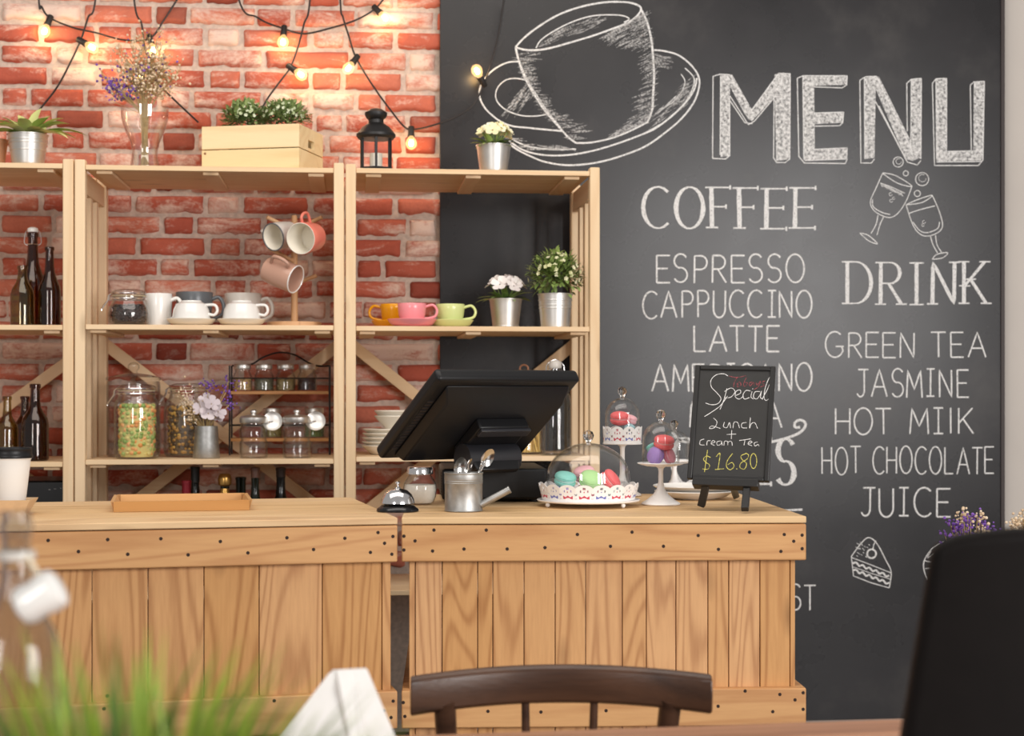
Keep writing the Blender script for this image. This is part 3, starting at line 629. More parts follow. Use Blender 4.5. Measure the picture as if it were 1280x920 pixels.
for (x, y, rx, rz_, lab) in ((0.10, 0.135, 0.078, 0.085, 'bushy plant at the left in the pale crate, white-tipped leaves'), (0.235, 0.135, 0.085, 0.080, 'bushy plant at the right in the pale crate, beside the grip board')):
    p = cm @ Vector((x, y, 0.0125)); t = thing('bushy_plant', lab, 'plant', p, 0, 'bushes in the crate')
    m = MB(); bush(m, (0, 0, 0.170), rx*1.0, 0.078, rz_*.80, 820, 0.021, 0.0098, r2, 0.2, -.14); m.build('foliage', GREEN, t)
    m = MB()
    for i in range(130):
        a = r2.uniform(0, 6.28); e = r2.uniform(.1, 1.4); d = Vector((cos(a)*cos(e)*rx, sin(a)*cos(e)*.078, sin(e)*rz_*.80)); flower(m, Vector((0, 0, .170))+d*r2.uniform(.85, 1.04), d, 0.006, 5)
    tag(m.build('pale_tips', leafmat('pale_leaf_tips', (176, 190, 140), (222, 226, 196)), t), kind='stuff')
    m = MB(); m.lathe([(0, 0), (.045, 0), (.055, .10), (.05, .140), (0, .142)], 16); m.build('pot', plain('nursery_pot', (60, 50, 40), .7), t)
# lantern
Y = YS+0.12; k = mpp(470, Y); t = thing('lantern', 'small black metal lantern with clear panes on the top shelf', 'lantern', (at(470, 200, Y).x, Y, U3[3][0]), R(30))
n6 = 6
m = MB(); m.lathe(K([(0, 0), (24, 0), (24, 3), (21, 6), (0, 6)], k), 6, smooth=False); m.build('lantern_base', BLKM, t)
for i in range(6):
    a = 2*pi*i/6; p = Vector((cos(a), sin(a), 0))*20*k; m = MB(); m.bar(p+UP*5*k, p+UP*46*k, 3.2*k, 3.2*k, up=(cos(a), sin(a), 0)); m.build('lantern_post', BLKM, t)
    b_ = Vector((cos(a+pi/3), sin(a+pi/3), 0))*20*k; q = []
    for s_, z in ((.07, 6), (.93, 6), (.93, 45), (.07, 45)): v = p.lerp(b_, s_); q.append(v+UP*z*k)
    nrm = Vector((cos(a+pi/6), sin(a+pi/6), 0))*0.6*k; m = MB(); m.hexa([x-nrm for x in q]+[x+nrm for x in q]); m.build('lantern_pane', GLASS, t)
m = MB(); m.lathe(K([(0, 42), (22, 42), (24.5, 45), (24.5, 48), (22, 51), (17, 57), (11, 61), (9.5, 62), (9.5, 66), (12, 68), (14, 72), (14, 75), (10, 78), (6, 80), (0, 80.5)], k), 24); m.build('lantern_roof', BLKM, t)
m = MB(); m.lathe(K([(0, 6.2), (8, 6.2), (8, 24), (0, 25)], k), 16); m.build('candle', CREAM, t)
# cream flowers
def flowerpot(label, px, Y, z, rt, rb, h, petm, fw, fh, nfl, frad, ring=(), seed=1, leafL=24):
    k = mpp(px, Y); t = thing('flower_pot', label, 'plant', (at(px, 300, Y).x, Y, z)); bucket(t, k, rt, rb, h, ring); r2 = random.Random(seed)
    m = MB(); ms = MB()
    for i in range(nfl):
        a = 2*pi*i*0.381966; f = sqrt((i+.5)/nfl); e = Vector((cos(a)*f*fw, sin(a)*f*fw*.7, h+fh*(1-.35*f*f)+r2.uniform(-2, 2)))*k
        flower(m, e, (cos(a)*f, sin(a)*f-.25, .75), frad*k*r2.uniform(.85, 1.15)); ms.tube([(cos(a)*4*k, sin(a)*4*k, (h-3)*k), e*0.98], .6*k, 5)
    m.build('blossoms', petm, t); ms.build('stems', GREEN2, t); m = MB()
    for i in range(22):
        a = r2.uniform(0, 6.28); e = r2.uniform(.1, .8); leafblade(m, (cos(a)*6*k, sin(a)*5*k, (h-1)*k), (cos(a)*cos(e), sin(a)*cos(e), sin(e)), leafL*r2.uniform(.7, 1.25)*k, 7*k, .45, .25, rnd=r2.random())
    m.build('leaves', GREEN2, t)
    return t
flowerpot('metal pot of cream flowers on the top shelf before the chalkboard', 617, YS+0.10, U3[3][0], 21.5, 17, 35, CPET, 21, 24, 17, 8.5, seed=3)
flowerpot('metal pot of white flowers on the middle shelf beside the pale green cup', 632, YS+0.20, U3[3][1], 20.5, 16, 37, WPET, 22, 25, 11, 9.5, (3,), seed=4, leafL=28)
Y = YS+0.09; k = mpp(694, Y); t = thing('flower_pot', 'ringed metal pot with a rounded pale-tipped green bush at the shelf right end', 'plant', (at(694, 300, Y).x, Y, U3[3][1]))
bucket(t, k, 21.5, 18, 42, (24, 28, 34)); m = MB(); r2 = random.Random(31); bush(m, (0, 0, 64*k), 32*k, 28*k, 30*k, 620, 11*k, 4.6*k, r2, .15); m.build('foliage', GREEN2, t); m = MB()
for i in range(90):
    a = r2.uniform(0, 6.28); e = r2.uniform(-.3, 1.5); d = Vector((cos(a)*cos(e)*35, sin(a)*cos(e)*30, sin(e)*30))*k; flower(m, Vector((0, 0, 64*k))+d*r2.uniform(.9, 1.05), d, 2.8*k, 5)
tag(m.build('pale_tips', leafmat('cream_leaf_tips', (206, 206, 150), (236, 232, 200)), t), kind='stuff')

# ------------------------------------------------------------------ middle shelf
zl = U1[3][1]; k = mpp(40, YS+0.2)
LONG = [(0, 0), (14.5, 0), (16, 1.5), (16, 50), (15, 57), (11, 66), (7.6, 76), (6.4, 86), (5.6, 108), (6.8, 109), (6.8, 113), (5.4, 114)]
t = bottle('olive brown bottle, the shorter front left one of three on the middle shelf', (at(28, 300, YS+.10).x, YS+.10, zl), mpp(28, YS+.1)*.92, [(0, 0), (14.5, 0), (16, 1.5), (16, 42), (14, 50), (9, 58), (6.6, 66), (6, 76), (7.2, 77), (7.2, 81), (5.6, 82)], OLIVE, group='bottles on the middle shelf')
t = bottle('dark brown bottle nearest the post, open long neck, middle shelf', (at(62, 300, YS+.11).x, YS+.11, zl), mpp(62, YS+.11)*.87, LONG, BROWN, group='bottles on the middle shelf')
kk = mpp(42, YS+.22)*1.04; t = bottle('tallest brown swing-top bottle with a white stopper, behind two others', (at(41, 300, YS+.22).x, YS+.22, zl), kk, LONG, BROWN, group='bottles on the middle shelf')
m = MB(); m.lathe(K([(0, 114.4), (6.3, 114.4), (6.6, 116), (6.2, 119), (3, 120.5), (0, 120.5)], kk), 20); m.build('stopper', WHT, t)
m = MB()
for s_ in (-1, 1): m.tube(smoothpts([(s_*5*kk, 0, 117*kk), (s_*8.5*kk, 0, 114*kk), (s_*10*kk, 0, 102*kk), (s_*7*kk, 0, 99*kk), (s_*6.4*kk, 0, 100*kk)], 4), .55*kk, 6)
m.tube([(6.6*kk*cos(2*pi*i/20), 6.6*kk*sin(2*pi*i/20), 99.5*kk) for i in range(20)], .5*kk, 6, closed=True); m.build('wire_bail', CHR, t)
# storage jars with clip lids
def clip_jar(label, px, Y, z, prof, lid, fill, fillmat, contents_label, contents_name, lidz, bead=None, kf=1.0, clip=-1):
    k = mpp(px, Y)*kf; loc = (at(px, 300, Y).x, Y, z); t = thing('clip_top_jar', label, 'jar', loc)
    m = MB(); m.lathe(K(shell(prof, 1.3), k), 40); m.build('jar_glass', GLASS, t)
    rt = prof[-1][0]; h = prof[-1][1]
    m = MB(); m.lathe(K([(0, h+1.0), (rt-.6, h+1.0), (rt+1.2, h+2.2), (rt+1.4, h+5), (rt-1, h+7), (rt-6, h+8.5), (0, h+9)], k), 40); m.build('lid', GLASS, t)
    m = MB()
    for z_ in (h-3.2, h+3.2): m.tube([((rt+1.9)*k*cos(2*pi*i/32), (rt+1.9)*k*sin(2*pi*i/32), z_*k) for i in range(32)], .75*k, 6, closed=True)
    a0 = R(200 if clip < 0 else -20); ca, sa = cos(a0), sin(a0)
    for w in (-2.4, 2.4):
        P = [(rt+2, h+3.2), (rt+5, h+1), (rt+6, h-5), (rt+11, h-12), (rt+14, h-17)]; m.tube([((r*ca-w*sa)*k, (r*sa+w*ca)*k, z_*k) for r, z_ in P], .8*k, 6)
    m.tube([(((rt+14)*ca-w*sa)*k, ((rt+14)*sa+w*ca)*k, (h-17)*k) for w in (-2.4, 2.4)], .8*k, 6); m.build('wire_clip', CHR, t)
    m = MB(); m.lathe(K([(rt-.4, h+.1), (rt+.9, h+.1), (rt+.9, h+.95), (rt-.4, h+.95)], k), 32); m.build('rubber_seal', plain('rubber_seal', (214, 196, 160), .6), t)
    c = MB(); r2 = random.Random(px); inner = [(max(r-3.0, 0.3), z_) for r, z_ in prof]
    def rad(z_):
        for (ra, za), (rb, zb) in zip(inner[1:-1], inner[2:]):
            if za <= z_ <= zb and zb > za: return ra+(rb-ra)*(z_-za)/(zb-za)
        return 0
    if bead:
        core = [(0, 2.0)]+[(max(.3, rad(z_)-bead*1.1), z_) for z_ in [2.2+(fill-5)*i/8 for i in range(9)]]+[(0, fill-2.5)]; c.lathe(K(core, k), 24, rnd=.6)
        z_ = 2.5+bead*1.6
        while z_ < fill:
            R_ = rad(z_)-bead*1.1; nn = max(6, int(2*pi*R_/(bead*1.75)))
            for i in range(nn):
                a = 2*pi*(i+r2.random()*.7)/nn; rr = R_-r2.random()*bead*.9
                c.ball((rr*cos(a)*k, rr*sin(a)*k, (z_+r2.uniform(-.5, .5)*bead)*k), bead*k*r2.uniform(.82, 1.1), 7, (1, 1, r2.uniform(.7, 1)), rnd=r2.random())
            z_ += bead*1.5
        for i in range(70):
            a = r2.uniform(0, 6.28); rr = (rad(fill)-bead)*sqrt(r2.random()); c.ball((rr*cos(a)*k, rr*sin(a)*k, (fill-1.0+r2.uniform(-1, 1))*k), bead*k, 7, rnd=r2.random())
    else:
        c.lathe(K([(0, 2.0), (max(.4, rad(3)-.2), 2.2)]+[(max(.4, rad(z_)-.1), z_) for z_ in [3+(fill-3)*i/9 for i in range(10)]]+[(0, fill+1)], k), 28)
    o = c.build(contents_name, fillmat, None, loc=loc); tag(o, contents_label, 'food', kind='stuff')
    return t
def confetti(name, stops, rough=.6):
    m, nt, b = newmat(name); a = N(nt, 'ShaderNodeAttribute', attribute_name='rnd'); r_ = nt.nodes.new('ShaderNodeValToRGB'); r_.color_ramp.interpolation = 'CONSTANT'
    el = r_.color_ramp.elements
    while len(el) < len(stops): el.new(.5)
    for e, (p, c) in zip(el, stops): e.position = p; e.color = rgba(c)
    nt.links.new(a.outputs['Fac'], r_.inputs[0]); nt.links.new(r_.outputs[0], b.inputs['Base Color']); b.inputs['Roughness'].default_value = rough; return m
BEANS = confetti('coffee_beans', [(0, (40, 28, 26)), (.4, (58, 42, 38)), (.75, (30, 22, 22))], .35)
VEG = confetti('peas_and_carrots', [(0, (168, 188, 104)), (.28, (240, 164, 92)), (.48, (222, 206, 130)), (.70, (142, 172, 84)), (.88, (246, 180, 116))])
PASTA = confetti('mixed_pasta', [(0, (188, 142, 74)), (.35, (104, 88, 70)), (.6, (216, 172, 88)), (.85, (84, 62, 44))])
clip_jar('squat clip-top glass jar of coffee beans beside the middle shelf post', 161, YS+.08, Z2, [(0, 0), (21, 0), (24, 3), (25.5, 12), (24.5, 22), (20.5, 28), (20, 33), (20, 36)], 0, 25, BEANS, 'dark roasted coffee beans inside the squat clip-top jar', 'coffee_beans', 36, 2.0)
# mugs and cups
t = mug('plain white mug between the coffee bean jar and the cups', (at(198, 300, YS+.17).x, YS+.17, Z2), mpp(198, YS+.17), 17, 41, WHT, rz=R(-8), flare=.06)
def teacup(label, px, Y, z, matc, mats, R_, r, h, sl, rz=0.0, flip=False, group='cups', hs=1.0):
    k = mpp(px, Y); x = at(px, 300, Y).x; saucer(sl, (x, Y, z), k, R_, mats, 'saucers under '+group, 9 if not flip else 8)
    t = thing('teacup', label, 'cup', (x, Y, z+3.2*k), rz, group)
    prof = [(0, 0), (r*.52, 0), (r*.55, 1.5), (r*.78, h*.15), (r*.92, h*.42), (r*.98, h*.75), (r, h*.985), (r*.985, h), (r*.93, h*.98), (r*.9, h*.6), (r*.7, h*.16), (0, h*.12)]
    hp = [(r*.95, h*.84), (r+h*.32*hs, h*.92), (r+h*.52*hs, h*.66), (r+h*.40*hs, h*.36), (r*.86, h*.26)]
    if flip: prof = [(a, h-b_) for a, b_ in prof]; hp = [(r*.93, h*.40), (r+h*.20, h*.36), (r+h*.34, h*.56), (r+h*.22, h*.80), (r*.70, h*.80)]
    m = MB(); m.lathe(K(prof, k), 40); m.build('cup_body', matc, t); cup_handle(t, matc, [(a*k, 0, b_*k) for a, b_ in hp], h*.065*k); return t
teacup('white cup turned upside down on its saucer, next to the white mug', 239, YS+.09, Z2, WHT, CREAM, 30.5, 24, 28, 'cream saucer under the left upturned white cup', R(-12), True, 'upturned white cups', .62)
teacup('white cup turned upside down on its saucer, nearer the mug tree', 302, YS+.09, Z2, WHT, CREAM, 30.5, 24, 28, 'cream saucer under the right upturned white cup', R(-12), True, 'upturned white cups', .62)
mug('dark grey stoneware mug behind the left upturned white cup', (at(243, 300, YS+.25).x, YS+.25, Z2), mpp(243, YS+.25), 23, 44, GREYC, rz=R(-6), flare=.12)
mug('light grey mug behind the right upturned white cup', (at(304, 300, YS+.34).x, YS+.34, Z2), mpp(304, YS+.34), 23, 44, LGREY, rz=R(-6), flare=.08)
teacup('orange yellow cup half hidden behind the pink cup', 492, YS+.21, U3[3][1], ORNG, ORNG, 28, 16.5, 27, 'orange yellow saucer behind the pink saucer', R(170), False, 'pastel cups')
teacup('pink cup on a pink saucer at the middle shelf', 515, YS+.075, U3[3][1], PINK, PINK, 31, 18, 26, 'pink saucer under the pink cup', R(-10), False, 'pastel cups')
teacup('pale green cup on a pale green saucer beside the pink cup', 563, YS+.13, U3[3][1], LIME, LIME, 29, 18, 26, 'pale green saucer under the pale green cup', R(-10), False, 'pastel cups')
# mug tree
Y = YS+0.17; k = mpp(368, Y); X0 = at(368, 300, Y).x; t = thing('mug_tree', 'wooden mug tree with round base holding three mugs', 'mug stand', (X0, Y, Z2))
m = MB(); m.lathe(K([(0, 0), (33, 0), (34, 1), (34, 5), (33, 6), (0, 6)], k), 40); m.build('base', ACA, t)
m = MB(); m.lathe(K([(0, 6), (4.4, 6), (4.0, 70), (3.6, 137), (3, 139.5), (0, 140)], k), 18); m.build('post', ACA, t)
PEG = []
for (a, z_, L) in ((205, 121, 40), (-20, 122, 40), (215, 82, 40), (8, 54, 30), (75, 100, 28)):
    d = Vector((cos(R(a))*.92, sin(R(a))*.92, .36)); p = Vector((0, 0, z_*k)); m = MB(); m.tube([p, p+d*L*k*.5, p+d*L*k], [2.6*k, 2.4*k, 2.6*k], 10); m.build('peg', ACA, t); PEG.append(p+d*L*k)
def hangmug(label, px, py, Y_, axis, r, h, mat, inside, roll, rim=None):
    """mug whose mouth points along axis, centre at photo pixel"""
    k = mpp(px, Y_); c = at(px, py, Y_); t = mug(label, c, k, r, h, mat, inside, group='mugs on the mug tree', flare=.06)
    ax = Vector(axis).normalized(); q = UP.rotation_difference(ax); M_ = q.to_matrix().to_4x4() @ Matrix.Rotation(roll, 4, 'Z') @ Matrix.Translation((0, 0, -h*k/2))
    t.rotation_euler = M_.to_euler(); t.location = Vector(c)+M_.translation
    if rim: m = MB(); m.tube([(r*.97*k*cos(2*pi*i/40), r*.97*k*sin(2*pi*i/40), h*k) for i in range(40)], .9*k, 6, closed=True); m.build('rim_line', rim, t)
    return t
hangmug('cream grey mug with a dark rim hanging left on the mug tree', 352, 294, YS+.10, (-.62, -.72, -.22), 17.5, 31, LGREY, CREAM, R(120), GREYC)
hangmug('coral mug hanging right on the mug tree, white inside', 384, 297, YS+.03, (-.42, -.84, -.14), 20, 35, CORAL, CREAM, R(62))
hangmug('brown pink mug hanging lowest on the mug tree', 352, 343, YS+.09, (.80, -.42, -.30), 18, 42, TAUPE, TAUPE, R(200), WHT)
# ------------------------------------------------------------------ lower shelf
zl = U1[3][2]; BSH = [(0, 0), (15, 0), (17, 2), (17, 46), (15.5, 54), (10.5, 62), (7.2, 68), (6.2, 78), (5.8, 92), (7, 93), (7, 97), (5.5, 98)]
bottle('dark brown bottle nearest the post on the lower left shelf', (at(44, 500, YS+.10).x, YS+.10, zl), mpp(44, YS+.1)*.98, BSH, BROWN, group='bottles on the lower shelf')
bottle('olive bottle with a long neck at the left on the lower left shelf', (at(9, 500, YS+.12).x, YS+.12, zl), mpp(9, YS+.12)*.82, BSH, OLIVE, group='bottles on the lower shelf')
bottle('olive brown bottle half hidden behind the dark one on the lower left shelf', (at(31, 500, YS+.25).x, YS+.25, zl), mpp(31, YS+.25)*.80, BSH, BROWN, group='bottles on the lower shelf')
# tall canister behind the pea jar
Y = YS+.26; k = mpp(167, Y); t = thing('glass_canister', 'tall glass canister with a glass knob lid behind the pea jar', 'jar', (at(167, 500, Y).x, Y, Z3))
m = MB(); m.lathe(K(shell([(0, 0), (31, 0), (33, 2), (33, 88), (32, 94)], 1.3), k), 40); m.build('canister_glass', GLASS, t)
m = MB(); m.lathe(K([(0, 95), (33, 95), (34, 97), (33, 99), (20, 102), (5, 104), (4, 106), (7, 110), (7, 114), (4, 117), (0, 118)], k), 36); m.build('knob_lid', GLASS, t)
clip_jar('tall clip-top jar filled with peas and diced carrots', 171, YS+.085, Z3, [(0, 0), (24, 0), (27, 3), (28, 9), (28, 62), (26.5, 71), (23, 76), (22.5, 82), (22.5, 84)], 0, 66, VEG, 'green peas and diced carrots packed in the tall clip-top jar', 'peas_and_carrots', 84, 3.2)
clip_jar('clip-top jar of mixed brown pasta behind the galvanised vase', 236, YS+.22, Z3, [(0, 0), (27, 0), (30, 3), (31, 9), (31, 58), (29, 68), (24, 74), (23, 80), (23, 83)], 0, 62, PASTA, 'brown and yellow pasta inside the clip-top jar behind the galvanised vase', 'mixed_pasta', 83, 2.9)
Y = YS+.10; k = mpp(258, Y); X0 = at(258, 500, Y).x; t = thing('metal_vase', 'small tapered galvanised vase holding flowers on the lower shelf', 'vase', (X0, Y, Z3))
m = MB(); m.lathe(K(shell([(0, 0), (16.5, 0), (17, 1), (15.4, 18), (14.6, 30), (14.2, 40)], .9), k), 36); m.build('vase_body', GAL, t)
t = thing('flower_bunch', 'bunch of pale grey, beige and purple flowers standing in the galvanised vase', 'flowers', (X0, Y, Z3+2*k)); r2 = random.Random(9)
m = MB(); ms = MB(); mb_ = MB(); mp_ = MB()
for (x, y, z_) in ((-6, -6, 60), (7, -8, 66), (15, -5, 56), (3, -9, 54), (12, 2, 52), (0, 2, 69)):
    e = Vector((x, y, z_))*k; flower(m, e, (x*.05, -.8, .45), 10.5*k, 5); ms.tube([(0, 0, 0), (x*.4*k, y*.4*k, 38*k), e], .6*k, 5)
for i in range(90):
    f = r2.random(); p = Vector((-28+f*14+r2.gauss(0, 6), r2.gauss(-2, 5), 78-f*30+r2.gauss(0, 8)))*k; p.z = max(p.z, 46*k); mb_.ball(p, r2.uniform(.8, 1.7)*k, 6, rnd=r2.random())
    if i % 4 == 0: ms.tube([(-3*k, 0, 36*k), p], .35*k, 4)
for (cx, cz, n_) in ((2, 88, 34), (24, 80, 30), (30, 66, 20), (28, 94, 14)):
    for i in range(n_): mp_.ball(Vector((cx+r2.gauss(0, 6), r2.gauss(2, 4), cz+r2.gauss(0, 4.5)))*k, r2.uniform(.8, 1.6)*k, 6, rnd=r2.random())
    ms.tube(smoothpts([(1*k, 0, 36*k), (cx*.5*k, 0, (36+cz)*.5*k), (cx*k, 2*k, cz*k)], 3), .5*k, 4)
m.build('grey_petals', GPET, t); ms.build('stems', STEMM, t); tag(mb_.build('beige_blooms', BEIGEF, t), kind='stuff'); tag(mp_.build('purple_blooms', PURP, t), kind='stuff')
# spice rack
Y = YS+.33; k = mpp(350, Y); xa = at(287, 500, Y).x; xb = at(412, 500, Y).x; W = xb-xa; t = thing('spice_rack', 'black wire spice rack with arched top and two wood shelves', 'rack', (xa, Y, Z3))
Dk = 0.10; H0 = 112*k
for y in (0, Dk):
    for x in (0, W): m = MB(); m.tube([(x, y, 0.0), (x, y, H0)], 1.1*k, 8); m.build('upright', BLKM, t)
m = MB(); m.tube(smoothpts([(0, Dk, H0), (W*.14, Dk, H0+1*k), (W*.22, Dk, H0+3*k), (W*.32, Dk, H0+11*k), (W*.48, Dk, H0+17*k), (W*.64, Dk, H0+14*k), (W*.78, Dk, H0+4*k), (W*.88, Dk, H0), (W, Dk, H0)], 6), 1.1*k, 8); m.build('arched_wire', BLKM, t)
RZ = []
for z_ in (21, 80):
    m = MB(); m.box(1.2*k, W-1.2*k, .002, Dk-.002, (z_-4)*k, z_*k); m.build('rack_shelf', RACKW, t, bevel=.001); RZ.append(Z3+z_*k)
    for y in (-.001, Dk+.001): m = MB(); m.tube([(0, y, (z_+16)*k), (W, y, (z_+16)*k)], .8*k, 6); m.build('guard_wire', BLKM, t)
def mat_fill(nm, c): return confetti(nm, [(0, c), (.5, tuple(int(x*.72) for x in c)), (.8, tuple(min(255, int(x*1.15)) for x in c))])
SP = [(303, (196, 164, 112), 'tan grain', mat_fill('spice_tan', (196, 164, 112))), (330, (112, 112, 92), 'grey green herbs', mat_fill('spice_herb', (112, 112, 92))), (357, (158, 140, 92), 'olive brown seeds', mat_fill('spice_seed', (158, 140, 92))), (384, (72, 46, 48), 'dark peppercorns', mat_fill('spice_pepper', (72, 46, 48)))]
def spicejar(px, Y, z, lab, cont, fm, s=1.0, metal=CHR):
    k = mpp(px, Y)*s; loc = (at(px, 500, Y).x, Y, z); t = thing('spice_jar', lab, 'jar', loc, 0, 'spice jars')
    m = MB(); m.lathe(K(shell([(0, 0), (11, 0), (12.3, 1.2), (12.3, 18), (10.5, 22), (9.5, 24), (9.5, 27)], .9), k), 26); m.build('jar_glass', GLASS, t)
    m = MB(); m.lathe(K([(0, 27.2), (10.4, 27.2), (10.6, 27.6), (10.6, 33), (10, 33.8), (0, 33.8)], k), 26); m.build('lid', ALU, t)
    c = MB(); c.lathe(K([(0, 1.3), (10.3, 1.3), (10.3, 15), (0, 15.6)], k), 22, rnd=.2); r2 = random.Random(px)
    for i in range(110):
        a = r2.uniform(0, 6.28); c.ball((10.1*k*cos(a), 10.1*k*sin(a), r2.uniform(2, 15)*k), 1.0*k, 6, rnd=r2.random())
    for i in range(40): a = r2.uniform(0, 6.28); q = 9.6*sqrt(r2.random()); c.ball((q*k*cos(a), q*k*sin(a), 15.4*k), 1.1*k, 6, rnd=r2.random())
    o = c.build('spice', fm, None, loc=loc); tag(o, cont, 'spice', kind='stuff')
for i, (px, c_, nm, fm) in enumerate(SP): spicejar(px, Y+.05, RZ[1]+.0003, 'small round spice jar of %s on the rack top shelf' % nm, '%s filling a small jar on the rack top shelf' % nm, fm)
for px, c_, nm in ((340, (150, 140, 84), 'olive spice behind the left glass canister'), (393, (104, 130, 70), 'green spice at the right end')):
    spicejar(px, Y+.05, RZ[0]+.0003, 'spice jar of %s on the rack low shelf' % nm, 'low shelf filling: %s' % nm, mat_fill('spice_low', c_), 1.1)
for px, lab, dx in ((320, 'left of two clear stacking glass jars with metal lids on the lower shelf', 33), (374, 'right of two clear stacking glass jars with metal lids on the lower shelf', 33)):
    Y = YS+.09; k = mpp(px, Y)*.97; t = thing('lidded_jar', lab, 'jar', (at(px, 500, Y).x-3*k, Y, Z3), 0, 'metal lidded glass jars')
    m = MB(); m.lathe(K(shell([(0, 0), (17, 0), (18, 1.5), (18, 21), (16.6, 23), (16.6, 25), (18.2, 27), (18.2, 37), (16.8, 40), (16.4, 45)], 1.1), k), 36); m.build('jar_glass', GLASS, t)
    m = MB(); m.lathe(K([(0, 45.3), (17.6, 45.3), (18, 46), (18, 52), (16, 54), (8, 55.4), (3.4, 55.8), (3, 57), (4.6, 59), (4.4, 61), (2.4, 62.4), (0, 62.6)], k), 36); l = m.build('lid', ALU, t)
    m = MB(); m.lathe(K([(0, -1.4), (8, -1.2), (11.5, .2), (13, 1.8), (12.4, 2.4), (10, 1.4), (8, .6), (0, .4)], k), 30, (24*k, 4*k, 47*k), Matrix.Rotation(R(76), 3, 'X') @ Matrix.Rotation(R(0), 3, 'Y')); m.build('round_clasp_disc', ALU, t)
    m = MB(); m.tube([(17.5*k, 0, 46*k), (21*k, 3*k, 46.5*k), (24*k, 4.5*k, 47*k)], 1.3*k, 6); m.build('clasp_arm', CHR, t)
# crockery on the right lower shelf
zr = U3[3][2]; Y = YS+.20; k = mpp(484, Y); X0 = at(485, 500, Y).x; z = zr
for i in range(5):
    m = MB(); R_ = 33-.4*i; hh = 11 if i == 0 else 8; m.lathe(K([(0, 0), (R_*.6, 0), (R_*.66, .8), (R_*.9, hh*.7), (R_, hh), (R_*.99, hh+.9), (R_*.86, hh*.75+.9), (R_*.6, 2.0), (0, 1.8)], k), 40)
    o = m.build('dinner_plate', CREAM, None, loc=(X0, Y, z)); z += (7.6 if i == 0 else 5.2)*k
    tag(o, 'cream plate, %s of the stack beside the till screen' % ('lowest and deepest', 'second from the bottom', 'third from the bottom', 'fourth from the bottom', 'topmost')[i], 'plate', 'stacked cream plates')
z += 0.0*k
for i in range(2):
    m = MB(); m.lathe(K([(0, 0), (10, 0), (10.5, 1.2), (15, 7), (21, 13), (25, 18), (24.6, 18.8), (20, 13.8), (14, 8), (8, 3), (0, 2.6)], k), 40)
    o = m.build('soup_bowl', CREAM, None, loc=(X0+8*k, Y+.01, z-1.8*k+3.0*k)); z += 6.5*k
    tag(o, ('cream bowl, the lower of two standing on the cream plates', 'cream bowl nested in another on top of the cream plates')[i], 'bowl', 'bowls on the plate stack')
# spaghetti jar and tall swing-top bottle behind the till
Y = YS+.20; k = mpp(655, Y); loc = (at(655, 500, Y).x, Y, zr); t = thing('spaghetti_jar', 'tall glass jar of dry spaghetti mostly behind the till screen', 'jar', loc)
m = MB(); m.lathe(K(shell([(0, 0), (25, 0), (27, 2), (27, 86), (25, 92), (20, 95), (20, 99)], 1.2), k), 36); m.build('jar_glass', GLASS, t)
m = MB(); m.lathe(K([(0, 99.3), (19.5, 99.3), (20, 100), (20, 104), (6, 105.5), (0, 106)], k), 30); m.build('lid', GLASS, t)
m = MB(); m.tube(smoothpts([(-5*k, 0, 105*k), (-4.4*k, 0, 109*k), (0, 0, 111*k), (4.4*k, 0, 109*k), (5*k, 0, 105*k)], 5), 1.2*k, 8); m.build('lid_loop', plain('copper_loop', (170, 120, 92), .4, .6), t)
sp = MB(); r2 = random.Random(2)
for i in range(150):
    a = r2.uniform(0, 6.28); q = 21*sqrt(r2.random()); b_ = r2.uniform(0, 6.28); q2 = 21*sqrt(r2.random()); sp.tube([(q*cos(a)*k, q*sin(a)*k, 2.5*k), (q2*cos(b_)*k, q2*sin(b_)*k, r2.uniform(70, 84)*k)], .7*k, 5, rnd=r2.random())
tag(sp.build('spaghetti', leafmat('spaghetti', (226, 188, 98), (246, 216, 138)), None, loc=loc), 'bundle of yellow spaghetti standing inside the tall jar', 'food', kind='stuff')
Y = YS+.085; k = mpp(694, Y); t = thing('swing_top_bottle', 'large clear swing-top bottle behind the right edge of the till screen', 'bottle', (at(694, 500, Y).x, Y, zr))
m = MB(); m.lathe(K(shell([(0, 0), (18, 0), (20, 1.5), (20, 62), (19, 72), (15, 82), (9, 90), (7.5, 95), (7.5, 104), (8.6, 105), (8.6, 108)], 1.1), k), 32); m.build('bottle_glass', GLASS, t)
m = MB(); m.lathe(K([(0, 108.4), (7.5, 108.4), (8.2, 110), (8.2, 115), (6.5, 117.5), (0, 118)], k), 20); m.build('stopper', LGREY, t)
m = MB(); m.tube(smoothpts([(-8*k, 0, 100*k), (-11*k, 0, 104*k), (-10*k, 0, 113*k), (0, 0, 119*k), (10*k, 0, 113*k), (11*k, 0, 104*k), (8*k, 0, 100*k)], 5), .7*k, 6); m.build('wire_bail', CHR, t)
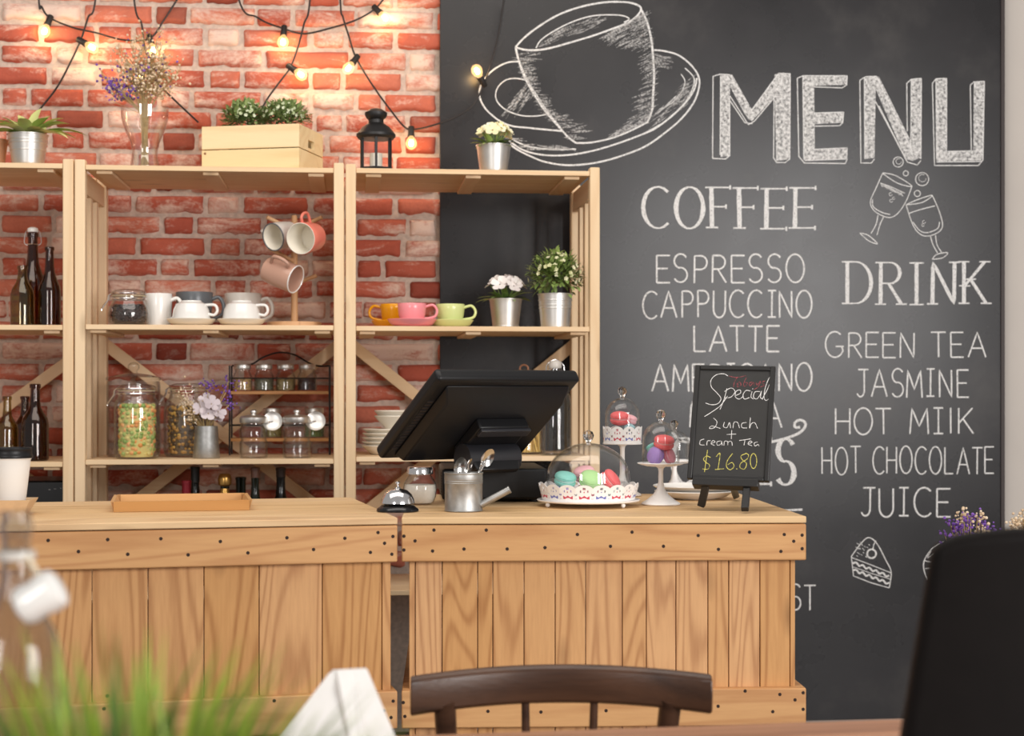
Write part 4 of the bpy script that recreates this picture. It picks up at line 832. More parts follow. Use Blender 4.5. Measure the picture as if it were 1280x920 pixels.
# bottles standing on the hidden lowest board: only capsules and necks show above the counter
z4 = U2[3][3]; WB = [(0, 0), (13, 0), (14, 1), (14, 0.5)]
def wine(px, top, caps, glass, lab, rn=5.0, foil=40, gold=False, Y=None):
    Y = YS+(.12 if px in (233, 281, 319) else .25); k = mpp(px, Y); h = (at(px, top, Y).z-z4)/k; x = at(px, 600, Y).x; t = thing('wine_bottle', lab, 'bottle', (x, Y, z4), 0, 'wine bottles on the lowest shelf')
    m = MB(); m.lathe(K([(0, 0), (13, 0), (14, 1), (14, h*.58), (12, h*.66), (rn+1, h*.76), (rn, h*.84), (rn, h-foil*.5), (rn, h-.6)], k), 24); m.build('bottle_glass', glass, t)
    f = foil*.5
    P = [(0, h-f), (rn+.4, h-f), (rn+.5, h-4), (rn+1.1, h-3.6), (rn+1.1, h-.8), (rn-.5, h), (0, h)] if not gold else [(0, h-f*1.2), (rn+1.2, h-f*1.2), (rn-.4, h-f*.72), (rn+2.6, h-f*.62), (rn+3.2, h-f*.3), (rn+2, h-2), (rn, h), (0, h)]
    m = MB(); m.lathe(K(P, k), 24); m.build('capsule', caps, t)
DGL = plain('dark_green_glass', (22, 30, 20), .12); DBL = plain('near_black_glass', (18, 18, 18), .12)
wine(233, 600, plain('red_foil', (150, 30, 44), .35, .3), DBL, 'wine bottle with a red capsule showing over the bamboo tray', 5.2)
wine(244, 583, plain('black_foil', (24, 24, 24), .4), DBL, 'black capped bottle beside the red capsule below the lower shelf')
wine(281, 592, plain('gold_foil', (196, 152, 84), .3, .9), DGL, 'sparkling wine bottle with a gold foil top over the bamboo tray', 5.5, 44, True)
wine(301, 596, DGL, DGL, 'green bottle neck right of the gold foil bottle', 5.8)
wine(319, 584, plain('brown_foil', (110, 74, 58), .4), DGL, 'bottle with a brown cork top right of the green neck', 4.8, 26)
wine(351, 584, plain('dull_foil', (64, 48, 40), .5), DBL, 'dark bottle standing apart near the shelf post', 5.5, 24)
Y = YS+.08; t = thing('storage_box', 'black storage box under the lower left shelf behind the paper cup', 'box', (at(55, 600, Y).x-.19, Y, U1[3][3]))
m = MB(); m.box(0, .26, 0, .30, 0, at(60, 601, Y).z-U1[3][3]); m.build('box_body', BLKG, t, bevel=.006)
m = MB()
for px in (62, 69, 76): x = at(px, 611, Y).x-t.location.x; z = at(px, 612-(px-62)*.12, Y).z-t.location.z; m.box(x-.003, x+.003, -.0012, .001, z-.001, z+.001)
m.build('grey_marks', plain('grey_print', (140, 140, 140), .6), t)

# ------------------------------------------------------------------ string lights
CABLE = plain('black_cable', (30, 22, 20), .5); SOCK = plain('bulb_socket', (32, 27, 26), .45)
EMI, nt, b = newmat('glowing_filament'); b.inputs['Emission Color'].default_value = (1, .62, .25, 1); b.inputs['Emission Strength'].default_value = 60.0; b.inputs['Base Color'].default_value = (1, .6, .2, 1)
BULBG, nt, b = newmat('lit_bulb_glass'); nt.nodes.remove(b); fr = N(nt, 'ShaderNodeLayerWeight', i_Blend=.4); tr = N(nt, 'ShaderNodeBsdfTransparent'); tr.inputs[0].default_value = (1, .94, .84, 1)
em = N(nt, 'ShaderNodeEmission'); em.inputs[0].default_value = (1, .60, .25, 1); em.inputs[1].default_value = 0.75; ad = N(nt, 'ShaderNodeAddShader'); nt.links.new(tr.outputs[0], ad.inputs[0]); nt.links.new(em.outputs[0], ad.inputs[1]); nt.links.new(ad.outputs[0], nt.nodes['Material Output'].inputs[0])
def string_light(label, path, bulbs):
    """cable over photo pixels at the wall; bulbs: (socket px, socket py, bulb px, bulb py)"""
    global SN; SN += 1; yo = (.010, .022, .046, .012, .028, .042)[SN-1]
    yw = lambda px: (YB-.02-yo) if px > 535 else (YW-.03-yo)
    P = [at(px, py, yw(px)) for px, py in path]; o = P[0].copy(); t = thing('string_light', label, 'string light', o)
    P.insert(0, P[0]+(P[0]-P[1]).normalized()*.12+Vector((0, 0, .4))); t.location = P[0]; o = P[0].copy(); k = mpp(300, YW)
    m = MB(); m.tube([p-o for p in smoothpts(P, 8)], .0034, 8); m.build('cable', CABLE, t)
    for (sx, sy, bx, by) in bulbs:
        a = at(sx, sy, yw(sx))-o; b_ = at(bx, by, yw(bx)-.012)-o; d = (b_-a).normalized(); M_ = UP.rotation_difference(d).to_matrix()
        m = MB(); m.lathe([(0, -.014), (.010, -.014), (.011, -.012), (.011, .016), (.0125, .017), (.0125, .026), (0, .026)], 14, a, M_); m.build('bulb_socket', SOCK, t)
        L = max((b_-a).length, .036); m = MB(); m.lathe([(.009, .026), (.011, .030), (.0165, .038), (.0195, .048), (.0195, .055), (.016, .065), (.009, .071), (0, .073)], 20, a, M_); bl = m.build('bulb', BULBG, t)
        m = MB(); m.lathe([(0, .036), (.0065, .040), (.0085, .049), (.0070, .058), (0, .062)], 12, a, M_); m.build('filament', EMI, bl)
        l = bpy.data.lights.new('bulb_light', 'POINT'); l.energy = BULBW; l.color = (1, .80, .56); l.shadow_soft_size = .02
        lo = bpy.data.objects.new('bulb_light', l); COL.objects.link(lo); lo.parent = bl; lo.location = a+d*.056+Vector((0, -.035, 0))
BULBW = 0.30; SN = 0
string_light('cable with two bulbs drooping across the top left bricks', [(48,-6),(52,8),(62,22),(90,34),(120,41),(155,50),(187,48),(205,25),(226,-8)], [(62,24,56,38),(187,48,191,61)])
string_light('single-bulb cable crossing down behind the leafy plant at far left', [(120,-6),(110,22),(101,50),(88,78),(72,108),(52,134),(30,160)], [(101,51,113,58)])
string_light('cable with one bulb hanging behind the dried flowers', [(167,-6),(177,30),(180,55),(186,75),(194,100),(215,122),(248,153)], [(189,86,178,95)])
string_light('two-bulb cable swagged above the crate and lantern', [(297,-6),(322,22),(355,36),(380,42),(410,36),(445,25),(470,10),(484,-8)], [(355,37,354,50),(470,11,479,20)])
string_light('single-bulb cable dropping behind the crate bushes', [(388,-6),(380,30),(372,60),(363,84),(350,102),(334,124),(320,150)], [(363,84,373,91)])
string_light('cable looping from the bricks past the lantern onto the chalkboard', [(425,-6),(429,22),(436,45),(445,72),(466,107),(490,140),(505,158),(516,162),(540,157),(568,147),(590,133),(602,112),(612,85),(622,50),(630,0)], [(445,73,438,82),(514,163,514,176),(604,104,599,94)])
# ------------------------------------------------------------------ counters
ZC = 0.95
def counter(label, fl, fr, back, pl, tone, nails_top, nails_low, side_in, back_r=None, rail_ext=(0, 0)):
    """fl, fr: photo pixels of the top's front corners; local x runs along the front edge, y to the back"""
    A = onz(fl[0], fl[1], ZC); B = onz(fr[0], fr[1], ZC); d = (B-A); L = d.length; rz = atan2(d.y, d.x)
    t = thing('bar_counter', label, 'counter', (A.x, A.y, 0), rz); Mi = (Matrix.Translation((A.x, A.y, 0)) @ Matrix.Rotation(rz, 4, 'Z')).inverted()
    def loc(px, py, y):          # the point of the local plane y seen at a photo pixel
        o = Mi @ CAMP; e = Mi.to_3x3() @ ray(px, py); return o+e*((y-o.y)/e.y)
    D = back; br = L if back_r is None else back_r
    n = 5; m = MB()
    for i in range(n):
        y0 = D*i/n; y1 = D*(i+1)/n-.0012; x0 = L+(br-L)*i/n; x1 = L+(br-L)*(i+1)/n
        m.hexa([(0, y0, ZC-.0145), (x0, y0, ZC-.0145), (x1, y1, ZC-.0145), (0, y1, ZC-.0145), (0, y0, ZC), (x0, y0, ZC), (x1, y1, ZC), (0, y1, ZC)])
    m.build('counter_top', CT, t, bevel=.002)
    ti = .024; zu = (ZC-.0165, ZC-.0955); zlw = (.577, .496)
    for nm, (z1, z0) in (('upper_rail', zu), ('lower_rail', zlw)):
        m = MB(); m.box(0, L, .001, ti, z0, z1); m.build(nm, CX, t, bevel=.003)
        m = MB(); m.hexa([(L-ti, ti+.0005, z0), (L, ti+.0005, z0), (br, D, z0), (br-ti, D, z0), (L-ti, ti+.0005, z1), (L, ti+.0005, z1), (br, D, z1), (br-ti, D, z1)]); m.build('side_'+nm, CX, t, bevel=.003)
        m = MB(); m.box(0, ti, ti+.0005, D, z0, z1); m.build('side_'+nm, CX, t, bevel=.003)
    xs = [loc(px, 760, ti).x for px in pl]; m = MB()
    for a, b_ in zip(xs[:-1], xs[1:]): m.box(a+.0009, b_-.0009, ti+.001, ti+.019, 0.0, ZC-.017, rnd=tone(a/L))
    m.build('front_planks', CZ, t, bevel=.0014)
    for x0, x1, e in ((side_in[0], side_in[0]+.018, 0), (L-side_in[1]-.018, L-side_in[1], br-L)):
        m = MB(); yy = ti+.0195
        while yy < D-.01:
            y2 = min(yy+.12, D-.01); e0 = e*(yy/D); e1 = e*(y2/D); m.hexa([(x0+e0, yy, 0), (x1+e0, yy, 0), (x1+e1, y2-.002, 0), (x0+e1, y2-.002, 0), (x0+e0, yy, ZC-.017), (x1+e0, yy, ZC-.017), (x1+e1, y2-.002, ZC-.017), (x0+e1, y2-.002, ZC-.017)]); yy += .12
        m.build('side_planks', CZ, t, bevel=.0014)
    for (px, py) in nails_top+nails_low:
        p = loc(px, py, .001); m = MB(); m.lathe([(0, -.0006), (.0034, -.0006), (.0040, .0002), (.0040, .002), (0, .002)], 10, p, Matrix(((1, 0, 0), (0, 0, 1), (0, 1, 0)))); m.build('nail_head', NAIL, t)
    return t, A, B, rz
NAIL = plain('nail_hole', (48, 30, 22), .8)
c8 = lambda L: [(300+x/3.066, 620+y/3.066) for x, y in L]; c7 = lambda L: [(x/2.875, 600+y/2.875) for x, y in L]; c1 = lambda L: [(480+x/2.3704, 620+y/2.3704) for x, y in L]
LC = counter('left plank counter under the bamboo tray, turned slightly', (-90, 657.8), (497, 647), .70, [-92, -30, 45, 115, 185, 255, 324, 403, 477.5, 489], lambda f: .5+.5*rng.random(),
    c7([(75,270),(173,217),(387,214),(578,211),(792,221),(282,257),(459,267),(676,269),(891,262)])+c8([(180,160),(402,162),(529,140),(586,155),(554,181),(500,216),(582,223),(282,205)]), c8([(131,785),(587,786),(551,823),(579,849)])+[(134, 870), (130, 886)], (.02, .022))
RC = counter('right plank counter carrying the till and cake stands', (502, 647), (1008, 645.4), .80, [511, 519, 552.6, 597, 616, 655, 694, 732, 778, 808, 845, 885, 911, 950, 987.6, 994.5], lambda f: (.30+.4*rng.random()) if f < .6 else (.75+.25*rng.random()),
    c1([(148,101),(303,101),(573,114),(735,107),(931,117),(1083,107),(1186,114),(1239,116),(1214,134),(1239,156),(1176,164),(991,158),(828,149),(671,149),(477,153),(365,157),(237,157),(144,163),(92,133),(59,119),(59,160)]),
    c1([(57,612),(62,653),(308,638),(465,640),(658,636),(990,623),(1070,578),(1173,588),(1218,604),(1152,639),(1242,583),(1242,632)]), (.024, .024), back_r=None)
# ------------------------------------------------------------------ things on the counters
ZT_ = ZC+.0006
def on(px, py):                      # base point on the counter top and the metres per photo pixel there
    p = onz(px, py, ZC); p.z = ZT_; return p, (p-CAMP).dot(FW)/FPX
# bamboo tray
A = onz(142, 640.5, ZC); Bt = onz(311, 637.5, ZC); W = (Bt-A).length
t = thing('bamboo_tray', 'empty rectangular bamboo tray on the left counter', 'tray', (A.x, A.y, ZT_), atan2((Bt-A).y, (Bt-A).x)*.7)
D = .25; fl_ = .014; h = .024; th = .008
m = MB(); m.box(th, W-th, th, D-th, .001, .006); m.build('tray_bottom', BAM, t)
for nm, q in (('long_side', ((0, 0), (W, 0), (W-th, th), (th, th), (0, -1))), ('long_side', ((th, D-th), (W-th, D-th), (W, D), (0, D), (0, 1))), ('short_side', ((0, 0), (th, th), (th, D-th), (0, D), (-1, 0))), ('short_side', ((W-th, th), (W, 0), (W, D), (W-th, D-th), (1, 0)))):
    d = Vector((q[4][0], q[4][1], 0))*fl_*.5; pts = [Vector((x, y, 0)) for x, y in q[:4]]; m = MB(); m.hexa(pts+[p+d+UP*h for p in pts]); m.build(nm, BAM, t)
# paper cup in a kraft tray
p, k = on(13, 643); t = thing('paper_cup', 'white paper coffee cup with a black lid at the left end of the counter', 'cup', (p.x, p.y, ZT_+.004))
m = MB(); m.lathe(K([(0, 0), (16.5, 0), (17, .6), (24.6, 66), (25.6, 67), (25.6, 69), (24, 69), (0, 69)], k), 40); m.build('cup_body', PAPER, t)
m = MB(); m.lathe(K([(24, 68), (27.2, 68), (27.6, 70), (27.0, 72), (26.4, 73), (26.2, 78), (26.6, 79), (25.8, 81), (24, 81), (22.6, 78.5), (0, 78)], k), 40); m.build('lid', BLK, t)
t = thing('kraft_tray', 'open brown kraft paper tray holding the white paper cup', 'tray', (p.x, p.y, ZT_)); m = MB(); n4 = [(-1, -1), (1, -1), (1, 1), (-1, 1)]
for i in range(4):
    a = n4[i]; b_ = n4[(i+1) % 4]; lo, hi, tt = 19*k, 29*k, 19*k; o_ = 1.2*k
    m.hexa([(a[0]*lo, a[1]*lo, .0005), (b_[0]*lo, b_[1]*lo, .0005), (b_[0]*(lo-o_), b_[1]*(lo-o_), .0005), (a[0]*(lo-o_), a[1]*(lo-o_), .0005), (a[0]*hi, a[1]*hi, tt), (b_[0]*hi, b_[1]*hi, tt), (b_[0]*(hi-o_), b_[1]*(hi-o_), tt), (a[0]*(hi-o_), a[1]*(hi-o_), tt)])
m.box(-18.5*k, 18.5*k, -18.5*k, 18.5*k, 0, .002); m.build('tray_wall', KRAFT, t)
# bell
p, k = on(497, 639.5); t = thing('service_bell', 'chrome service bell on a black base over the counter gap', 'bell', p)
m = MB(); m.lathe(K([(0, 0), (25, 0), (26.5, 1), (26, 3), (23, 5.5), (20, 8), (16, 9), (0, 9)], k), 40); m.build('bell_base', BLKG, t)
m = MB(); m.lathe(K([(21, 10), (21.4, 10.4), (20.6, 15), (17.6, 21.5), (12, 26.5), (5, 28.4), (0, 28.6)], k), 40); m.build('bell_dome', CHR, t)
m = MB(); m.lathe(K([(0, 28.5), (4, 28.6), (3.6, 30), (1.6, 30.6), (1.6, 34), (3.2, 34.6), (3.2, 36.5), (1.6, 37.6), (0, 37.7)], k), 18); m.build('button', CHR, t)
# sugar jar
p, k = on(525, 630.5); t = thing('sugar_jar', 'round glass jar of white sugar with a chrome lid behind the bell', 'jar', p)
P = [(0, 0), (14, 0), (17, 2), (20, 9), (21.2, 18), (20, 26), (16.5, 33), (14.2, 36), (14.2, 38)]
m = MB(); m.lathe(K(shell(P, .9), k), 40); m.build('jar_glass', GLASS, t)
m = MB(); m.lathe(K([(0, 37.4), (15.6, 37.4), (16.4, 38), (16.2, 44.5), (15, 46.5), (0, 47)], k), 40); m.build('lid', CHR, t)
m = MB(); m.lathe(K([(0, 1.2), (13.5, 1.2), (16, 2.8), (18.8, 9.5), (20, 18), (19.2, 24.5), (0, 25)], k), 36)
tag(m.build('sugar', plain('white_sugar', (240, 236, 226), .8, var=.05, scale=300), None, loc=p), 'white sugar filling the round jar behind the bell', 'food', kind='stuff')
# watering can with spoons
p, k = on(579.5, 639); t = thing('watering_can', 'small galvanised watering can with a straight spout, used as spoon holder', 'watering can', p)
m = MB(); m.lathe(K(shell([(0, 0), (23.4, 0), (24.2, .8), (23.6, 2.2), (23.6, 34), (24.2, 35), (23.7, 36), (24.2, 37.4), (23.7, 38.6), (24.2, 40), (23.8, 46), (24.6, 47), (24.6, 48.4)], 1.0), k), 40); m.build('can_body', GAL, t)
m = MB(); a = Vector((21, -7, 8))*k; b_ = Vector((56, -13, 27))*k; m.tube([a, b_], [4.6*k, 4.4*k], 16); s_ = m.build('spout', GAL, t)
m = MB(); d = (b_-a).normalized(); m.tube([b_-d*.6*k, b_+d*.9*k], [4.8*k, 4.8*k], 16); m.build('spout_rim', GAL, s_)
cup_handle(t, GAL, [(-4*k, 23.5*k, 40*k), (-6*k, 32*k, 39*k), (-6*k, 35*k, 26*k), (-6*k, 32*k, 12*k), (-4*k, 23.5*k, 9*k)], 1.6*k)
SPO = plain('polished_steel', (214, 212, 210), .16, 1.0)
for i, (lab, bx, bz, sx, by, yaw_, sz) in enumerate((('metal spoon, bowl facing front at the left of the watering can', -3, 61, -4, -3, 10, 1.05), ('metal spoon with a narrow bowl in the middle of the watering can', 8, 60, 3, 2, 62, .98), ('tallest metal spoon leaning right out of the watering can', 33, 72, 10, -2, 25, 1.0), ('metal spoon behind, leaning right under the tallest spoon', 27, 64, 8, 5, 70, .85))):
    t = thing('spoon', lab, 'spoon', p, 0, 'spoons in the watering can'); tip = Vector((bx, by, bz))*k; foot = Vector((sx*.4-8, by*.5, 4))*k; d = (tip-foot).normalized(); c = tip-d*6*k
    m = MB(); m.tube([foot, foot.lerp(c, .5), c-d*6*k], [1.7*k, 1.5*k, 1.2*k], 8); m.build('spoon_handle', SPO, t)
    M_ = UP.rotation_difference(d).to_matrix() @ Matrix.Rotation(R(yaw_), 3, 'Z'); vs = []; fs = []; nn, mm = 20, 5; vs.append(M_ @ Vector((0, 2.8*k*sz, 0))); 
    for side in (0, 1):
        for j in range(1, mm+1):
            f = j/mm
            for q in range(nn):
                a = 2*pi*q/nn; vs.append(M_ @ Vector((8.4*sz*f*cos(a)*(1-.12*sin(a)), 2.8*sz*(1-f*f)+(-.7 if side else 0), 12*sz*f*sin(a)))*k)
    vs.append(M_ @ Vector((0, (2.8*sz-.7)*k, 0)))
    for j in range(mm):
        for q in range(nn):
            q2 = (q+1) % nn
            for side in (0, 1):
                o = 1+side*mm*nn; ce = 0 if side == 0 else len(vs)-1
                if j == 0: f_ = (ce, o+q2, o+q)
                else: f_ = (o+(j-1)*nn+q, o+(j-1)*nn+q2, o+j*nn+q2, o+j*nn+q)
                fs.append(f_ if side == 0 else f_[::-1])
    for q in range(nn): q2 = (q+1) % nn; e0 = 1+(mm-1)*nn; e1 = 1+mm*nn+(mm-1)*nn; fs.append((e0+q, e0+q2, e1+q2, e1+q))
    m = MB(); m.add([Vector(v)+c for v in vs], fs, smooth=True); m.build('spoon_bowl', SPO, t)
# till
p, k = on(618, 628.0); cw = .30; t = thing('till_terminal', 'black point of sale terminal seen from behind, its tilted screen above a cash drawer', 'till', p, -YAW*.3)
q0 = Matrix.Rotation(YAW*.3, 3, 'Z')
m = MB(); m.box(-.128, .130, 0, .34, .006, .082); m.build('cash_drawer', BLK, t, bevel=.006)
m = MB()
for x in (-.10, .10):
    for y in (.03, .30): m.lathe([(0, 0), (.012, 0), (.012, .0065), (0, .0065)], 12, (x, y, 0))
m.build('rubber_feet', BLKM, t)
m = MB()
for i in range(7):
    for j in range(9): m.box(-.1292, -.1276, .02+i*.008, .024+i*.008, .016+j*.0065, .0195+j*.0065)
m.build('side_grille', VENT, t)
psi, el = R(36), R(54); r_ = RT*cos(psi)+FW*sin(psi); nh = RT*-sin(psi)+FW*cos(psi); u_ = (nh*-1)*sin(el)+UP*cos(el); n_ = nh*cos(el)+UP*sin(el)
PW, PL = .412, .326
TL = dep(543, 459, 3.72); cen = TL+r_*(PW/2)-u_*(PL/2)
M3 = Matrix((r_, n_, u_)).transposed(); loc_ = q0 @ (cen-p); PM = Matrix.Translation(loc_) @ (q0 @ M3).to_4x4()
def pbox(x0, x1, y0, y1, z0, z1): m = MB(); m.M = PM; m.box(x0, x1, y0, y1, z0, z1); return m
scr = pbox(-PW/2, PW/2, -.034, 0, -PL/2, PL/2).build('screen_housing', BLK, t, bevel=.011, seg=4)
pbox(-PW/2+.018, PW/2-.018, .0002, .0012, -PL/2+.018, PL/2-.018).build('screen', plain('screen_glass', (12, 12, 14), .06), scr)
m = MB(); m.M = PM; a, b_ = PW/2, PL/2
m.hexa([(-a+.032, -.0345, -b_+.022), (a-.022, -.0345, -b_+.022), (a-.022, -.0345, b_-.022), (-a+.032, -.0345, b_-.022), (-a+.042, -.062, -b_+.034), (a-.030, -.062, -b_+.034), (a-.030, -.062, b_-.062), (-a+.042, -.062, b_-.062)]); m.build('rear_cover', BLK, scr, bevel=.004)
m = MB(); m.M = PM
for i in range(17): z = -b_+.045+i*.0118; m.box(-a+.012, -a+.029, -.0355, -.0335, z, z+.007)
m.build('vent_slots', VENT, scr)
pbox(-.050, .095, -.092, -.0615, -.075, .048).build('mount_block', BLK, t, bevel=.005)
pbox(-.050, .095, -.101, -.0925, .024, .048).build('mount_lip', plain('satin_black', (44, 44, 48), .35), t, bevel=.002)
hc = PM @ Vector((.018, -.112, -.050)); qd = q0 @ r_; qn = q0 @ nh
m = MB(); m.tube([hc-qd*.075, hc+qd*.075], .036, 28); m.build('hinge_barrel', plain('satin_black_barrel', (36, 36, 40), .38), t)
bt = Vector((hc.x, hc.y, .082)); m = MB(); cc = [bt-qd*.062-qn*.05, bt+qd*.062-qn*.05, bt+qd*.062+qn*.035, bt-qd*.062+qn*.035]; tt = [hc-qd*.07-qn*.033, hc+qd*.07-qn*.033, hc+qd*.07+qn*.02, hc-qd*.07+qn*.02]
m.hexa(cc+tt); m.build('stand_neck', BLK, t, bevel=.006)
# macarons
def macaron(lab, c, r, col, ax=(0, 0, 1), grp=None):
    t = thing('macaron', lab, 'macaron', c, 0, grp); q = UP.rotation_difference(Vector(ax).normalized()); t.rotation_euler = q.to_euler()
    mt = MAC[col]; fm = MAC[col+'_f']
    for s_, nm in ((1, 'top_shell'), (-1, 'bottom_shell')):
        prof = [(0, .10), (.90, .10), (1.0, .13), (1.03, .19), (.97, .24), (1.0, .30), (.96, .42), (.80, .56), (.50, .66), (0, .70)]
        if s_ < 0: prof = [(a, -b_) for a, b_ in prof][::-1]
        m = MB(); m.lathe([(a*r, b_*r) for a, b_ in prof], 26); m.build(nm, mt, t)
    m = MB(); m.lathe([(0, -.0995*r), (.9*r, -.0995*r), (.95*r, 0), (.9*r, .0995*r), (0, .0995*r)], 26); m.build('filling', fm, t); return t
MAC = {}
for nm, c in (('teal', (136, 206, 194)), ('lime', (178, 222, 152)), ('pink', (244, 186, 192)), ('coral', (242, 110, 112)), ('purple', (172, 140, 210)), ('blue', (166, 210, 216)), ('rose', (236, 150, 164))):
    MAC[nm] = plain('macaron_'+nm, c, .55, var=.04, scale=200); MAC[nm+'_f'] = plain('filling_'+nm, tuple(int(x*.6+255*.4) for x in c), .6)
MOTR, MOTB, MOTP = plain('red_print', (206, 74, 96), .5), plain('blue_print', (116, 124, 190), .5), plain('pink_print', (240, 150, 170), .5)
ENAM = plain('white_enamel', (246, 244, 242), .3)
def lace(t, k, r0, r1, z0, z1, n, mot, phase=0.0):
    """pierced scalloped rim flaring from r0 to r1, printed motifs round it"""
    seg = n*12; rows = 7; vs = []; fs = []
    top = lambda i: z1-(z1-z0)*.20*(1-abs(sin(pi*(i/12.0)))**.7)
    for s_ in (0, 1):
        for j in range(rows+1):
            for i in range(seg):
                f = j/rows; a = 2*pi*i/seg+phase; r = (r0+(r1-r0)*f)-s_*.9; z = z0+(top(i)-z0)*f; vs.append((r*cos(a)*k, r*sin(a)*k, z*k))
    S = (rows+1)*seg; holes = set()
    for q in range(n): holes |= {(q*12+5, 5), (q*12+6, 5), (q*12, 3), (q*12+11, 3), (q*12+3, 4), (q*12+8, 4)}
    for j in range(rows):
        for i in range(seg):
            i2 = (i+1) % seg
            a, b_, c, d = j*seg+i, j*seg+i2, (j+1)*seg+i2, (j+1)*seg+i
            if (i, j) in holes: fs += [(a, a+S, b_+S, b_), (b_, b_+S, c+S, c), (c, c+S, d+S, d), (d, d+S, a+S, a)]
            else: fs += [(a, b_, c, d), (a+S, d+S, c+S, b_+S)]
    for i in range(seg):
        i2 = (i+1) % seg; fs.append((rows*seg+i, rows*seg+i2, S+rows*seg+i2, S+rows*seg+i))
    m = MB(); m.add(vs, fs); rim = m.build('lace_rim', ENAM, t)
    for mi, mt in enumerate(mot):
        m = MB()
        for q in range(mi, n, len(mot)):
            a = 2*pi*(q+.5)/n+phase
            def P_(du, z): r = r0+(r1-r0)*((z-z0)/(z1-z0))+.22; w = a+du/r; return (r*cos(w)*k, r*sin(w)*k, z*k)
            zb = z0+(z1-z0)*.16; hh = (z1-z0)*.20; w_ = min(r0*pi/n*.62, 7)
            m.add([P_(-w_, zb), P_(w_, zb), P_(w_*1.05, zb+hh), P_(w_*.45, zb+hh*.5), P_(0, zb+hh*1.05), P_(-w_*.45, zb+hh*.5), P_(-w_*1.05, zb+hh)], [(0, 5, 6), (0, 4, 5), (0, 1, 4), (1, 3, 4), (1, 2, 3)][::1])
            zd = z0+(z1-z0)*.55; m.add([P_(-1, zd), P_(1, zd), P_(0, zd+1.8)], [(0, 1, 2)])
            for e in (-1, 1): m.add([P_(e*w_*1.5-.5, zb), P_(e*w_*1.5+.5, zb), P_(e*w_*1.5, zb+1.2)], [(0, 1, 2)])
        m.build('printed_motifs', mt, rim)
def dome(t_label, base, k, r, h, kn, name='glass_dome'):
    t = thing(name, t_label, 'dome', base); rs = min(r*.98, h*.62)
    prof = [(r, 0), (r*1.01, h*.02), (r*.995, h-rs)]+[(r*.995*cos(a), h-rs+rs*sin(a)) for a in [pi/2*i/10 for i in range(1, 10)]]+[(2.6, h)]
    inn = [(max(a-1.1, 1.4), b_-(.9 if b_ > h*.5 else 0)) for a, b_ in prof]
    m = MB(); m.lathe(K(prof+inn[::-1]+[prof[0]], k), 48); m.build('dome_glass', DOME, t)
    m = MB(); m.lathe(K([(0, h-.6), (3.4, h-.4), (2.8, h+1.2), (3, h+2), (kn*.75, h+2+kn*.35), (kn, h+2+kn), (kn*.75, h+2+kn*1.65), (0, h+2+kn*2)], k), 24); m.build('knob', SOLIDG, t); return t
# wide cake stand
p, k = on(735.5, 632.5); t = thing('cake_stand', 'wide low white cake stand with a pierced scalloped rim on the right counter', 'cake stand', p)
m = MB(); m.lathe(K([(0, 5.2), (58, 5.2), (63.5, 6.4), (64.5, 8), (63.5, 8.6), (58, 7.6), (0, 7.6)], k), 56); m.build('plate', ENAM, t)
for a in (200, 310, 60): m = MB(); m.ball((57*cos(R(a))*k, 57*sin(R(a))*k, 2.9*k), 2.9*k, 14); m.build('ball_foot', ENAM, t)
lace(t, k, 58, 62.5, 8.4, 29, 18, (MOTR, MOTB, MOTR), .12)
bs = p+UP*8.3*k
for lab, x, y, z, ax, c in (('teal macaron lying at the left under the wide dome', -31, -14, 25.5, (.12, -.3, 1), 'teal'), ('pale green macaron standing at the front under the wide dome', 0, -18, 25, (.12, -.62, .78), 'lime'), ('pale pink macaron behind the green one under the wide dome', -4, 9, 31, (-.2, -.3, 1), 'pink'), ('coral macaron at the right under the wide dome', 26, -12, 24.5, (.75, -.3, .6), 'coral'),
                            ('lilac macaron at the bottom under the teal one', -33, -10, 9.6, (0, 0, 1), 'purple'), ('rose macaron at the bottom under the green one', 0, -10, 9.6, (0, 0, 1), 'rose'), ('blue macaron at the bottom right under the coral one', 30, -8, 9.6, (0, 0, 1), 'blue')):
    macaron(lab, bs+Vector((x, y, z))*k, 13.4*k, c, ax, 'macarons under the wide dome')
dome('wide glass dome with a round knob over the macarons on the low stand', bs+UP*.2*k, k, 52.5, 70, 7.2)
def tall_stand(lab, px, py, ph, rp, rb, dl, dr, dh, kn, ms, laced=False, mdl='', ds=0):
    p, k = on(px, py); t = thing('cake_stand', lab, 'cake stand', p)
    m = MB(); m.lathe(K([(0, 0), (rb-1, 0), (rb, 1), (rb-1, 2.6), (rb*.72, 6), (rb*.42, 12), (rb*.22, 19), (3.2, 28), (2.9, ph-8), (3.6, ph-4), (7, ph-1.5), (0, ph-1.5)], k), 40); m.build('pedestal', ENAM, t)
    m = MB()
    if laced: m.lathe(K([(0, ph-1.5), (rp, ph-1.5), (rp+.6, ph-.6), (rp+.6, ph), (0, ph)], k), 44)
    else: m.lathe(K([(0, ph-1.5), (rp*.6, ph-1.5), (rp*.92, ph+1.0), (rp, ph+2.2), (rp*.985, ph+3), (rp*.86, ph+1.6), (rp*.82, ph), (0, ph)], k), 44)
    m.build('plate', ENAM, t)
    if laced: lace(t, k, rp-.4, rp+.6, ph+.05, ph+21, 10, (MOTR, MOTB), .2)
    b_ = p+UP*(ph+.4)*k; dome(dl, b_, k, dr, dh, kn)
    for lb, x, y, z, ax, c, r in ms: macaron(lb, b_+Vector((x, y, z))*k, r*k, c, ax, mdl)
